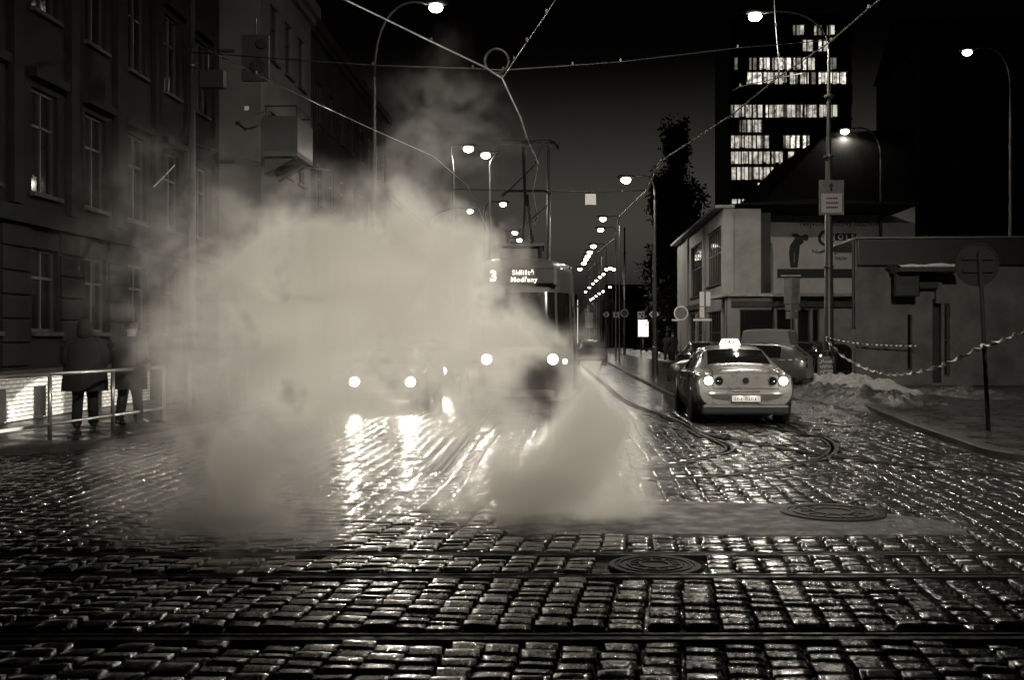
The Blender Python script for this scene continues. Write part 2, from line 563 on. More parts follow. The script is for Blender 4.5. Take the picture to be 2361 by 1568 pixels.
# ================================================================== BUILDINGS
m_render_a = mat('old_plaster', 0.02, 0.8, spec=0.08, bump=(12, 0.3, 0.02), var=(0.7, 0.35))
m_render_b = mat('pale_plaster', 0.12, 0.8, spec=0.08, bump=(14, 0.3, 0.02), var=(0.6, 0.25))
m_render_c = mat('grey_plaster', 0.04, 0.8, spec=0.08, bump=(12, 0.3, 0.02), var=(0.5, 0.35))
m_stone = mat('plinth_stone', 0.06, 0.7, spec=0.1, bump=(20, 0.5, 0.02), var=(2, 0.35))
m_frame = mat('window_frame_paint', 0.04, 0.5)
m_frame_dk = mat('dark_window_frame', 0.06, 0.5)
m_roof = mat('dark_roof', 0.012, 0.85, spec=0.08, bump=(15, 0.4, 0.02), var=(2, 0.3))
m_tower = mat('tower_cladding', 0.03, 0.6, var=(0.2, 0.3))
m_billwall = mat('pale_gable', 0.25, 0.75, var=(0.8, 0.28), bump=(20, 0.15, 0.01))
m_print = mat('black_print', 0.015, 0.6)
m_print_lt = mat('white_print', 0.6, 0.6)
m_brick = mat('white_glazed_brick', 0.72, 0.3, var=(9, 0.35), bump=(40, 0.3, 0.004))
m_mortar = mat('dark_mortar', 0.03, 0.8)
m_kiosk = mat('kiosk_wall', 0.1, 0.7, var=(1.2, 0.45), bump=(30, 0.2, 0.01))
m_lit = [lit_window_mat('lit_office_a', 1.6, 1.6, 0.12), lit_window_mat('lit_office_b', 0.7, 1.5, 0.15),
         lit_window_mat('lit_office_c', 0.8, 0.8, 0.25), lit_window_mat('lit_office_d', 0.2, 0.8, 0.3)]

class Face:
    """a wall plane: s runs along it, z up, n outwards"""
    def __init__(self, o, d, n):
        self.o, self.d, self.n = Vector(o), Vector(d).normalized(), Vector(n).normalized()
    def p(self, s, z, n=0.0):
        return self.o + self.d * s + Vector((0, 0, z)) + self.n * n
    def slab(self, mb, s0, s1, z0, z1, n0, n1):
        vs = [self.p(s, z, n) for n in (n0, n1) for s, z in ((s0, z0), (s1, z0), (s1, z1), (s0, z1))]
        return mb.add(vs, [(0, 1, 2, 3), (7, 6, 5, 4), (0, 4, 5, 1), (1, 5, 6, 2), (2, 6, 7, 3), (3, 7, 4, 0)])
def wall_with_openings(face, s0, s1, z0, z1, holes, depth=0.18, thick=0.3):
    """front skin cut round the openings, with reveals, and a back sheet"""
    mb = MB()
    ss = sorted(set([s0, s1] + [h[0] for h in holes] + [h[1] for h in holes]))
    zz = sorted(set([z0, z1] + [h[2] for h in holes] + [h[3] for h in holes]))
    for i in range(len(ss) - 1):
        for j in range(len(zz) - 1):
            ms, mz = (ss[i] + ss[i + 1]) / 2, (zz[j] + zz[j + 1]) / 2
            if any(h[0] < ms < h[1] and h[2] < mz < h[3] for h in holes): continue
            mb.add([face.p(ss[i], zz[j]), face.p(ss[i + 1], zz[j]), face.p(ss[i + 1], zz[j + 1]), face.p(ss[i], zz[j + 1])], [(0, 1, 2, 3)])
    for (a, b_, c, d) in holes:
        q = [(a, c), (b_, c), (b_, d), (a, d)]
        for k in range(4):
            u, w = q[k], q[(k + 1) % 4]
            mb.add([face.p(*u), face.p(*w), face.p(*w, -depth), face.p(*u, -depth)], [(0, 1, 2, 3)])
    # ends, top and back
    t = thick + 0.15
    mb.add([face.p(s0, z0), face.p(s0, z1), face.p(s0, z1, -t), face.p(s0, z0, -t)], [(0, 1, 2, 3)])
    mb.add([face.p(s1, z0), face.p(s1, z1), face.p(s1, z1, -t), face.p(s1, z0, -t)], [(0, 1, 2, 3)])
    mb.add([face.p(s0, z1), face.p(s1, z1), face.p(s1, z1, -t), face.p(s0, z1, -t)], [(0, 1, 2, 3)])
    mb.add([face.p(s0, z0, -t), face.p(s1, z0, -t), face.p(s1, z1, -t), face.p(s0, z1, -t)], [(0, 1, 2, 3)])
    return mb
def add_window(face, root, h, glass=None, frame=None, mull=1, trans=0.65, depth=0.15, sill=True):
    a, b_, c, d = h
    glass = glass or m_glass_dark; frame = frame or m_frame
    f = MB(); w = 0.06
    n0, n1 = -depth, -depth + 0.06
    face.slab(f, a + .003, b_ - .003, c + .003, c + w, n0, n1); face.slab(f, a + .003, b_ - .003, d - w, d - .003, n0, n1)
    face.slab(f, a + .003, a + w, c + w, d - w, n0, n1); face.slab(f, b_ - w, b_ - .003, c + w, d - w, n0, n1)
    for k in range(1, mull + 1):
        s = a + (b_ - a) * k / (mull + 1)
        face.slab(f, s - 0.025, s + 0.025, c + w, d - w, n0, n1 - 0.003)
    if trans:
        z = c + (d - c) * trans
        face.slab(f, a + w, b_ - w, z - 0.025, z + 0.025, n0, n1 - 0.006)
    o = f.build('window', frame, root, world=True)
    g = MB(); face.slab(g, a + .03, b_ - .03, c + .03, d - .03, -depth + 0.012, -depth + 0.024)
    pane = g.build('pane', glass, root, world=True); pane.parent = o
    if sill:
        s_ = MB(); face.slab(s_, a - 0.06, b_ + 0.06, c - 0.08, c - 0.003, -0.04, 0.1)
        s_.build('sill', m_stone, root, world=True).parent = o
    return o

def street_face(off, y0, sgn=1):
    """wall along the street: x = off + STREET*y, starting at depth y0, facing the roadway"""
    d = Vector((STREET, 1, 0)).normalized()
    n = Vector((d.y, -d.x, 0)) * sgn
    return Face((off + STREET * y0, y0, 0), d, n)

def house(name, face, L, H, floors, win_w, pitch, label, wall_m, plinth=0.9, win_h=1.7, first=3.4, fh=3.3, start=1.0, extras=True, depth_back=9.0):
    root = thing(name, face.p(0, 0), label, 'building')
    holes = []
    for k in range(floors):
        z = first + k * fh
        s = start
        while s + win_w < L - 0.4:
            holes.append((s, s + win_w, z, z + win_h)); s += pitch
    s = start
    while s + win_w < L - 0.4:
        holes.append((s, s + win_w, 1.15, 2.75)); s += pitch
    wall_with_openings(face, 0, L, 0, H, holes).build('wall', wall_m, root, world=True)
    for h in holes: add_window(face, root, h)
    c = MB(); face.slab(c, -0.1, L + 0.1, H - 0.35, H + 0.05, -0.3, 0.35); face.slab(c, -0.05, L + 0.05, H - 0.6, H - 0.353, -0.2, 0.18)
    c.build('cornice', wall_m, root, world=True)
    c = MB(); face.slab(c, 0, L, first - 0.55, first - 0.3, -0.05, 0.14); c.build('string_course', wall_m, root, world=True)
    if plinth:
        c = MB(); face.slab(c, 0.02, L - 0.02, 0.1, plinth, -0.05, 0.09); c.build('plinth', m_stone, root, world=True)
    # rear volume and pitched roof
    c = MB()
    face.slab(c, 0, L, 0, H, -depth_back, -0.46)
    c.build('rear_block', wall_m, root, world=True)
    r = MB()
    A = [face.p(-0.1, H + 0.053, 0.3), face.p(-0.1, H + 3.2, -depth_back / 2), face.p(-0.1, H + 0.053, -depth_back)]
    r.prism(A, face.d * (L + 0.2)); r.build('roof', m_roof, root, world=True)
    return root, holes

# ---- left row: an old house, a projecting house with a boxed balcony, a plain one behind
fA = street_face(-9.8, 12.0)
LA = 18.7
# A has its own front wall so that the brick plinth can sit in it
rA = thing('old_house', fA.p(0, 0), 'dark old plastered house with tall windows behind the two waiting people', 'building')
holesA = []
for k in range(3):
    s = 0.9
    while s < LA - 1.6:
        holesA.append((s, s + 1.05, 4.4 + 3.5 * k, 6.4 + 3.5 * k)); s += 2.25
s = 0.9
while s < LA - 1.6:
    holesA.append((s, s + 1.05, 1.75, 3.35)); s += 2.25
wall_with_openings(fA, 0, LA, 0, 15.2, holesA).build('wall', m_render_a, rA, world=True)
for h in holesA: add_window(fA, rA, h)
b = MB(); fA.slab(b, 0, LA, 15.2, 15.6, -0.3, 0.4); b.build('cornice', m_render_a, rA, world=True)
b = MB(); fA.slab(b, 0, LA, 3.75, 4.05, -0.05, 0.16); b.build('string_course', m_render_a, rA, world=True)
for k in range(8):      # rusticated ground floor: blocks stand out between recessed joints
    pass
for i in range(9):
    s0 = 0.9 + 2.25 * i + 1.12
    if s0 + 1.0 > LA: break
    for k in range(6):
        b = MB(); fA.slab(b, s0 + 0.02, s0 + 1.05, 1.12 + 0.44 * k, 1.12 + 0.44 * k + 0.4, -0.02, 0.045)
        b.build('stone_block', m_render_a, rA, world=True, bevel=0.012)
for i, s0 in enumerate([0.9 + 2.25 * q for q in range(8)]):    # pilasters upstairs
    b = MB(); fA.slab(b, s0 + 1.4, s0 + 1.75, 4.1, 15.1, -0.02, 0.12); b.build('pilaster', m_render_a, rA, world=True)
    for k in range(3):
        b = MB(); fA.slab(b, s0 - 0.15, s0 + 1.2, 6.55 + 3.5 * k, 6.72 + 3.5 * k, -0.02, 0.18); b.build('window_hood', m_render_a, rA, world=True)
b = MB(); fA.slab(b, 0, LA, 0, 15.2, -9, -0.46); b.build('rear_block', m_render_a, rA, world=True)
b = MB(); b.prism([fA.p(0, 15.61, 0.3), fA.p(0, 18.5, -4.5), fA.p(0, 15.61, -9)], fA.d * LA); b.build('roof', m_roof, rA, world=True)

# ---- the low white brick wall in front of that house: every brick on its own
wf = Face(fA.p(5.6, 0, 0.26), fA.d, fA.n)
wroot = thing('white_brick_wall', wf.p(0, 0), 'low white glazed brick wall brightly lit behind the railing', 'wall')
WL = 7.2
cutouts = [(0.35, 0.62), (1.62, 2.05), (4.05, 4.5), (6.3, 6.7)]
b = MB(); wf.slab(b, 0, WL, 0.131, 0.955, -0.24, -0.035); b.build('mortar_core', m_mortar, wroot, world=True)
b = MB(); wf.slab(b, -0.03, WL + 0.03, 0.96, 1.05, -0.255, 0.05); b.build('coping', m_stone, wroot, world=True)
for (a, c) in cutouts:
    b = MB(); wf.slab(b, a, c, 0.16, 0.74, -0.034, 0.012); b.build('shadow_panel', m_black, wroot, world=True)  # black panels standing in for post shadows cast on the bricks
rng = random.Random(5)
bricks = []
for r_ in range(11):
    z0 = 0.15 + r_ * 0.0735
    s = -0.125 * (r_ % 2)
    while s < WL:
        a, c = max(0, s + 0.006), min(WL, s + 0.244)
        s += 0.25
        if c - a < 0.05: continue
        if z0 < 0.72:
            segs = [(a, c)]
            for (o0, o1) in cutouts:
                ns = []
                for (p0, p1) in segs:
                    if p1 <= o0 or p0 >= o1: ns.append((p0, p1)); continue
                    if p0 < o0 - 0.03: ns.append((p0, o0 - 0.008))
                    if p1 > o1 + 0.03: ns.append((o1 + 0.008, p1))
                segs = ns
        else:
            segs = [(a, c)]
        for (p0, p1) in segs: bricks.append((p0, p1, z0))
brick_cache = {}
for (p0, p1, z0) in bricks:
    key = round(p1 - p0, 3)
    if key not in brick_cache:
        mb = MB(); w = key
        mb.add([(0, 0, 0), (w, 0, 0), (w, 0, .064), (0, 0, .064)] + [(.004, .034, .004), (w - .004, .034, .004), (w - .004, .034, .06), (.004, .034, .06)],
               [(4, 5, 6, 7), (0, 1, 5, 4), (1, 2, 6, 5), (2, 3, 7, 6), (3, 0, 4, 7)])
        me = mb.mesh('brick', m_brick)
        brick_cache[key] = me
    o = bpy.data.objects.new('brick', brick_cache[key]); COL.objects.link(o); o.parent = wroot
    loc = wf.p(p0, z0, -0.034 + rng.uniform(-.003, .003)) - wroot.location
    d, n = wf.d, wf.n
    o.matrix_basis = Matrix(((d.x, n.x, 0, loc.x), (d.y, n.y, 0, loc.y), (0, 0, 1, loc.z), (0, 0, 0, 1)))

# ---- projecting house with the balcony
fB = street_face(-8.6, 30.9)
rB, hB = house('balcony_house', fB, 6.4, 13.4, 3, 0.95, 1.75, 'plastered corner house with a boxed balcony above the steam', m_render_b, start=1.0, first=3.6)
fB2 = Face(fB.p(0, 0) - fB.n * 1.6, fB.n, Vector((-STREET, -1, 0)))
holes = [(0.35, 0.75, 3.6 + 3.3 * k, 5.5 + 3.3 * k) for k in range(3)]
wall_with_openings(Face(fB2.p(0, 0, 0.01), fB2.d, fB2.n), 0, 1.6, 0, 13.4, holes).build('side_wall', m_render_b, rB, world=True)
for h in holes: add_window(Face(fB2.p(0, 0, 0.01), fB2.d, fB2.n), rB, h, mull=0)
bal = MB()
fB.slab(bal, 0.15, 2.15, 7.05, 7.2, -0.1, 1.05)
bs = bal.build('balcony', m_render_b, rB, world=True)
q = MB(); fB.slab(q, 0.15, 2.15, 7.2, 8.25, 0.98, 1.05); fB.slab(q, 0.15, 0.22, 7.2, 8.25, 0, 0.977); fB.slab(q, 2.08, 2.15, 7.2, 8.25, 0, 0.977)
q.build('balcony_panel', m_frame_dk, rB, world=True).parent = bs
q = MB()
for n_, s_ in ((1.02, 0.18), (1.02, 2.12), (0.1, 0.18), (0.1, 2.12)):
    q.tube([fB.p(s_, 8.25, n_), fB.p(s_, 8.55, n_)], 0.02, 6)
q.tube([fB.p(0.18, 8.55, 0.05), fB.p(0.18, 8.55, 1.02), fB.p(2.12, 8.55, 1.02), fB.p(2.12, 8.55, 0.05)], 0.025, 6)
q.build('balcony_rail', m_dark, rB, world=True).parent = bs
for s_ in (0.4, 1.9):
    q = MB(); q.prism([fB.p(s_, 7.05, 0), fB.p(s_, 7.05, 0.9), fB.p(s_, 6.55, 0)], fB.d * 0.15)
    q.build('bracket', m_render_b, rB, world=True).parent = bs

fC = street_face(-9.7, 37.4)
house('plain_house', fC, 24, 14.5, 3, 1.0, 2.4, 'dark plain house receding behind the balcony house', m_render_c, first=3.8, fh=3.4)
fD = street_face(-10.4, 66)
house('far_house', fD, 40, 11.0, 2, 1.0, 3.0, 'far low house at the end of the left row', m_render_c, first=3.8, fh=3.4)

# ---- right side: two-storey hall along the street
def two_face(x0, y0, x1, y1, left=True):
    d = Vector((x1 - x0, y1 - y0, 0)).normalized()
    n = Vector((-d.y, d.x, 0)) if left else Vector((d.y, -d.x, 0))
    return Face((x0, y0, 0), d, n)
nc = P(1668, 777, 48); fc = P(1562, 777, 68)
fE = two_face(nc.x, nc.y, fc.x, fc.y)
rE = thing('two_storey_hall', fE.p(0, 0), 'pale two-storey building with tall ribbed windows along the street', 'building')
LE = (Vector((fc.x, fc.y, 0)) - Vector((nc.x, nc.y, 0))).length
HE = 7.6
hol = [(0.8, 5.6, 4.2, 6.9), (7.6, 12.6, 3.9, 6.8), (0.8, 5.4, 0.6, 2.9), (7.6, 9.6, 0.3, 2.9), (10.6, 13.2, 0.6, 3.0)]
wall_with_openings(fE, 0, LE, 0, HE, hol).build('wall', m_billwall, rE, world=True)
for h, mu in zip(hol, (7, 6, 5, 2, 3)): add_window(fE, rE, h, mull=mu, trans=0.55, frame=m_frame)
b = MB(); fE.slab(b, 6.4, LE + 0.05, 3.15, 3.45, -0.05, 0.16); b.build('string_course', m_stone, rE, world=True)
for s_ in (6.5, 13.6):
    b = MB(); fE.slab(b, s_, s_ + 0.45, 0, HE - 0.1, -0.02, 0.1); b.build('pilaster', m_billwall, rE, world=True)
b = MB(); fE.slab(b, -0.1, LE + 0.3, HE, HE + 0.14, -0.5, 0.4); b.build('eaves', m_snow, rE, world=True)
b = MB(); b.prism([fE.p(-0.1, HE + 0.143, 0.4), fE.p(-0.1, HE + 0.4, -4.5), fE.p(-0.1, HE + 0.143, -9)], fE.d * (LE + 0.4)); b.build('roof', m_roof, rE, world=True)
# gable end facing the camera
gE = Face(fE.p(0, 0), Vector((1, 0.04, 0)), Vector((0.04, -1, 0)))
b = MB(); gE.slab(b, 0.003, 1.75, 0, HE - 0.02, -0.4, -0.004); b.build('gable_wall', m_billwall, rE, world=True)
b = MB(); gE.slab(b, 1.76, 2.2, 0, HE - 0.2, -3, 0.02); b.build('corner_strip', m_render_c, rE, world=True)

# ---- gable house with the big painted advertisement
gx0, gx1, gY = P(1768, 777, 52).x, P(2110, 777, 52).x, 52.0
gf = Face((gx0, gY, 0), (1, 0, 0), (0, -1, 0))
rG = thing('advert_house', gf.p(0, 0), 'steep-roofed house whose pale wall carries a painted golf shop advertisement', 'building')
GW = gx1 - gx0; GH = P(1768, 468, gY).z
m_adwall = mat('advert_wall_paint', 0.5, 0.8, spec=0.1, var=(0.9, 0.2), bump=(20, 0.15, 0.01))
b = MB(); gf.slab(b, 0, GW, 0, GH, -10, 0); b.build('wall', m_adwall, rG, world=True)
# steep roof: its left slope climbs to a ridge well right of the frame of the wall
ridge = P(1905, 308, gY)
r = MB()
e0 = gf.p(-0.25, GH + 0.005, 0.25)
prof = [e0, Vector((ridge.x, gY - 0.25, ridge.z)), Vector((ridge.x + 4.2, gY - 0.25, ridge.z + 0.2)), gf.p(GW + 0.3, GH + 0.005, 0.25)]
r.prism(prof, (0, 10.4, 0)); r.build('roof', m_roof, rG, world=True)
b = MB(); gf.slab(b, -0.16, 0.0, 0, GH - 0.05, -0.3, 0.12); b.build('drainpipe', m_dark, rG, world=True)
adv = MB(); 
def ap(x, y, n=0.012):   # point of the painted wall
    q = P(x, y, gY); return Vector((q.x, gY - n, q.z))
# silhouette of a stooping figure, as painted: back, hunched shoulders, head forward, legs
sil = [(1822, 617), (1820, 598), (1819, 580), (1821, 566), (1828, 556), (1833, 548), (1826, 545), (1825, 539), (1836, 538), (1848, 544), (1853, 541), (1860, 540), (1864, 545), (1863, 553), (1858, 556), (1853, 552), (1852, 560), (1844, 566), (1843, 580), (1841, 600), (1839, 617)]
adv.prism([ap(x, y, 0.022) for x, y in sil], (0, 0.012, 0))
fig = adv.build('painted_figure', m_print, rG, world=True)
b = MB(); b.prism([ap(x, y, 0.026) for x, y in ((1830, 582), (1832, 582), (1832, 606), (1830, 606))], (0, 0.003, 0)); b.build('painted_gap', m_billwall, rG, world=True)
b = MB()
def adbox(mb, x0, x1, y0, y1, n=0.018):
    mb.prism([ap(x0, y1, n), ap(x1, y1, n), ap(x1, y0, n), ap(x0, y0, n)], (0, 0.01, 0))
adbox(b, 1792, 2060, 620, 641); b.build('painted_band', m_print, rG, world=True)
b = MB(); adbox(b, 1800, 1846, 634, 637, 0.024); b.build('painted_band_edge', m_print_lt, rG, world=True)
b = MB(); adbox(b, 1925, 1974, 538, 554); adbox(b, 1900, 1923, 538, 541); b.build('logo_band', m_print, rG, world=True)
rr = MB()
cc = ap(1905, 549, 0.02); 
for k in range(20):
    a0, a1 = 2 * math.pi * k / 20 + .6, 2 * math.pi * (k + 1) / 20 + .6
    if 17 <= k: continue
    ro, ri = 0.42, 0.27
    rr.prism([cc + Vector((ri * math.cos(a0), 0, ri * math.sin(a0))), cc + Vector((ro * math.cos(a0), 0, ro * math.sin(a0))), cc + Vector((ro * math.cos(a1), 0, ro * math.sin(a1))), cc + Vector((ri * math.cos(a1), 0, ri * math.sin(a1)))], (0, 0.01, 0))
rr.build('logo_ring', m_print, rG, world=True)
RX = (R(90), 0, 0)
def adtext(s, x, y, size, m, n=0.03, name='lettering', offset=0.004):
    q = ap(x, y, n) - rG.location
    return text_mesh(s, size, m, name, rG, q, RX, 0.003, offset=offset)
adtext("Největší golfový obchod", 1843, 521, 0.40, m_print)
adtext("O L F", 1931, 552, 0.36, m_print_lt, 0.034, offset=0.012)
adtext("Největší golfový", 1872, 584, 0.30, m_print)
adtext("bazar", 1925, 599, 0.30, m_print)
b = MB()
rng = random.Random(9)
xx = 1822
while xx < 1905:
    w = rng.uniform(1.5, 4); adbox(b, xx, xx + w, 494 + rng.uniform(-1, 1), 498); xx += w + 0.8
b.build('small_print', m_print, rG, world=True)

# ---- shop annex in front of it
sx0, sx1, sY = P(1676, 777, 45).x, P(2010, 777, 45).x, 45.0
sf = Face((sx0, sY, 0), (1, 0, 0), (0, -1, 0))
rS = thing('corner_shop', sf.p(0, 0), 'low flat-roofed shop with big dark windows and a snowy edge', 'shop')
SW = sx1 - sx0
SZ = P(1676, 684, sY).z
hol = [(0.55, 2.05, 0.5, 2.85), (2.15, 2.95, 0.5, 2.85), (3.05, 3.6, 0.5, 2.85), (3.7, 4.0, 0.3, 2.85)]
wall_with_openings(sf, 0, SW, 0, SZ, hol).build('wall', m_billwall, rS, world=True)
for h in hol: add_window(sf, rS, h, mull=0, trans=0, frame=m_frame_dk, sill=False)
b = MB(); sf.slab(b, -0.15, SW + 0.1, SZ, SZ + 0.14, -3.5, 0.35); b.build('flat_roof', m_snow, rS, world=True)
b = MB(); sf.slab(b, 0.15, SW, 2.95, SZ - 0.2, -0.02, 0.1); b.build('fascia', m_stone, rS, world=True)
b = MB(); sf.slab(b, 0.0, 0.16, 0, SZ - 0.01, -0.1, 0.14); b.build('pier', m_billwall, rS, world=True)

# ---- kiosk building on the right
kY = 33.0
kx0 = P(1973, 777, kY).x
kf = Face((kx0, kY, 0), (1, -0.06, 0), (-0.06, -1, 0))
rK = thing('kiosk', kf.p(0, 0), 'dark single-storey kiosk with snowy awning and narrow doorway on the right', 'kiosk')
KW = 12.0; KH = P(1975, 552, kY).z
def ks(x): return (x - 1973) / FPX * kY
def kz(y): return CAM_H - (y - HY) / FPX * kY
hol = [(ks(2146), ks(2166), 0.2, kz(690)), (ks(2172), ks(2185), 0.4, kz(700)), (ks(2090), ks(2101), 0.6, kz(725))]
wall_with_openings(kf, 0, KW, 0, KH, hol, depth=0.25).build('wall', m_kiosk, rK, world=True)
add_window(kf, rK, hol[1], mull=0, trans=0.5, sill=False); add_window(kf, rK, hol[2], mull=0, trans=0.5, sill=False, frame=m_chrome)
b = MB(); kf.slab(b, hol[0][0] + .01, hol[0][1] - .01, 0.21, kz(691), -0.24, -0.2); b.build('door', m_black, rK, world=True)
b = MB(); kf.slab(b, 0.05, KW, kz(612), KH - 0.02, 0.003, 0.22); b.build('fascia', m_black, rK, world=True)
b = MB(); kf.slab(b, -0.06, KW, KH, KH + 0.06, -5, 0.26); b.build('roof_edge', m_galv, rK, world=True)
aw = MB(); kf.slab(aw, ks(2046), ks(2180), kz(632), kz(622), 0.24, 1.3); awn = aw.build('awning', m_dark, rK, world=True)
sn = MB()
rows = []
for i in range(25):
    s = ks(2047) + (ks(2179) - ks(2047)) * i / 24
    h = 0.10 + 0.09 * mnoise.noise(Vector((s * 1.5, 3, 0))) + 0.03 * mnoise.noise(Vector((s * 6, 1, 0)))
    rows.append([kf.p(s, kz(622) + .004, 1.29), kf.p(s, kz(622) + h * .6, 1.26), kf.p(s, kz(622) + h, 1.0), kf.p(s, kz(622) + h * 1.1, 0.5), kf.p(s, kz(622) + h, 0.245)])
sn.grid(rows).build('snow', m_snow, rK, True, world=True).parent = awn
b = MB(); kf.slab(b, ks(2062), ks(2150), kz(666), kz(652), 0.02, 0.35); b.build('door_canopy', m_black, rK, world=True)
b = MB(); kf.slab(b, ks(2150), ks(2163), kz(700), kz(626), 0.02, 0.2); b.build('pillar', m_kiosk, rK, world=True)
ss = thing('hanging_sign', kf.p(ks(2072), kz(685), 0.8), 'dark box sign hanging from the kiosk awning', 'sign')
b = MB(); kf.slab(b, ks(2046), ks(2098), kz(686), kz(618), 0.6, 0.85); b.build('sign_box', m_black, ss, world=True, bevel=0.03)
b = MB(); kf.slab(b, ks(2049), ks(2095), kz(683), kz(662), 0.853, 0.86); b.build('sign_lower_panel', m_dark, ss, world=True)
b = MB(); b.tube([kf.p(ks(2040), kz(618), 0.22), kf.p(ks(2052), kz(617), 0.72)], 0.05, 8); b.build('bracket', m_black, ss, world=True)
dp = MB(); dp.tube([kf.p(-0.1, 1.9, 0.1), kf.p(-0.1, KH, 0.1)], 0.05, 8); dp.build('drainpipe', m_dark, rK, world=True)

# ---- unlit block closing the right edge
b = MB()
fR = Face(P(2120, 777, 60) - Vector((0, 0, CAM_H)), (1, -0.1, 0), (-0.1, -1, 0))
rR = thing('dark_block', fR.p(0, 0), 'unlit tall house behind the kiosk at the right edge', 'building')
hol = [(1.2 + 2.6 * i, 2.3 + 2.6 * i, 4.2 + 3.4 * k, 6.0 + 3.4 * k) for i in range(8) for k in range(4)]
m_unlit = mat('unlit_plaster', 0.03, 0.85, var=(0.5, 0.3))  # lack of light put into the colour: plaster darkened to look unlit
wall_with_openings(fR, 0, 24, 0, 18.5, hol).build('wall', m_unlit, rR, world=True)
for h in hol: add_window(fR, rR, h, sill=False, frame=m_frame_dk)
b = MB(); fR.slab(b, 0, 24, 0, 18.5, -10, -0.46); b.build('rear_block', m_render_c, rR, world=True)
b = MB(); b.prism([fR.p(-0.2, 18.51, 0.3), fR.p(-0.2, 21.5, -5), fR.p(-0.2, 18.51, -10)], fR.d * 24.4); b.build('roof', m_roof, rR, world=True)

# ---- office tower with lit windows
tY = 210.0
tx0, tx1 = P(1684, 777, tY).x, P(1962, 777, tY).x
tf = Face((tx0, tY, 0), (1, 0, 0), (0, -1, 0))
rT = thing('office_tower', tf.p(0, 0), 'dark office tower with rows of lit windows above the roofs', 'tower block')
TW = tx1 - tx0
def tz(y): return CAM_H - (y - HY) / FPX * tY
def ts(x): return (x - 1684) / FPX * tY
TOP = tz(46)
b = MB(); tf.slab(b, 0.0, TW, 0, TOP, -16, -0.45); b.build('core', m_tower, rT, world=True)
# lit runs read off the photograph: row (top, bottom) and runs (x0, x1, brightness 0..3)
ROWS = [(56, 80, [(1829, 1837, 3), (1837, 1855, 2), (1878, 1884, 1), (1884, 1896, 2), (1907, 1926, 2)]),
        (90, 117, [(1852, 1866, 2), (1866, 1876, 0), (1884, 1896, 0), (1900, 1910, 1)]),
        (131, 160, [(1694, 1702, 3), (1728, 1746, 3), (1752, 1776, 0), (1782, 1794, 1), (1796, 1825, 0), (1830, 1848, 1), (1852, 1862, 0), (1864, 1880, 2), (1912, 1930, 3)]),
        (165, 193, [(1724, 1746, 0), (1747, 1769, 0), (1770, 1795, 1), (1797, 1815, 1), (1822, 1840, 1), (1846, 1866, 1), (1872, 1882, 2), (1886, 1920, 0), (1921, 1952, 0)]),
        (240, 270, [(1684, 1692, 2), (1694, 1717, 1), (1720, 1745, 1), (1748, 1760, 1), (1766, 1772, 0), (1774, 1790, 1), (1791, 1815, 2), (1816, 1845, 2), (1847, 1852, 1), (1856, 1884, 1), (1890, 1910, 1), (1911, 1932, 2)]),
        (275, 304, [(1706, 1722, 3), (1724, 1748, 1), (1749, 1757, 1)]),
        (311, 341, [(1686, 1694, 2), (1695, 1717, 1), (1718, 1744, 1), (1746, 1774, 2), (1808, 1822, 2), (1824, 1845, 0), (1852, 1868, 0)]),
        (348, 377, [(1686, 1704, 1), (1705, 1726, 1), (1728, 1748, 2), (1750, 1776, 1), (1780, 1806, 1), (1818, 1832, 2)]),
        (384, 414, [(1687, 1698, 1), (1700, 1726, 2), (1728, 1750, 2), (1752, 1776, 1), (1778, 1792, 2)]),
        (421, 450, [(1748, 1764, 0)]),
        (458, 486, [(1688, 1700, 2), (1702, 1717, 1), (1722, 1745, 1)])]
sl = MB()
for k, (y0, y1, runs) in enumerate(ROWS):
    for e in (y0 - 4.2, y1 + 0.3):
        pass
edges = []
for (y0, y1, runs) in ROWS: edges.append((tz(y1), tz(y0)))
edges.sort()
zprev = 0
for (z0, z1) in edges + [(TOP, TOP)]:
    if z0 - zprev > 0.05:
        b = MB(); tf.slab(b, -0.25, TW + 0.25, zprev + 0.02, z0 - 0.02, -1.2, 0.12); b.build('floor_band', m_tower, rT, world=True)
    zprev = z1
pane_me = {}
for (y0, y1, runs) in ROWS:
    z0, z1 = tz(y1), tz(y0)
    x = 1685.0; used = []
    for (a, c, q) in runs:
        nsub = max(1, round((c - a) / 9.5))
        for i in range(nsub):
            xa, xc = a + (c - a) * i / nsub, a + (c - a) * (i + 1) / nsub
            top = 0.0
            b = MB(); tf.slab(b, ts(xa) + 0.07, ts(xc) - 0.07, z0 + 0.05 + rng.uniform(0, .35) * (i % 2), z1 - 0.05, -0.4, -0.3)
            b.build('pane', m_lit[min(3, q + (1 if rng.random() < 0.2 else 0))], rT, world=True)
        used.append((a, c))
    x = 1686.0
    while x < 1958:
        if not any(a - 6 < x < c + 1 for a, c in used):
            b = MB(); tf.slab(b, ts(x) + 0.06, ts(x + 9) - 0.06, z0 + 0.05, z1 - 0.05, -0.4, -0.3); b.build('pane', m_glass_dark, rT, world=True)
            x += 9.5
        else: x += 3
for i in range(12):
    s = TW * i / 11
    b = MB(); tf.slab(b, s - 0.12, s + 0.12, tz(486), TOP - 0.5, -0.42, -0.02); b.build('mullion', m_tower, rT, world=True)
b = MB(); tf.slab(b, 2, TW - 2, TOP, TOP + 2.2, -12, -3); b.build('roof_plant', m_tower, rT, world=True)

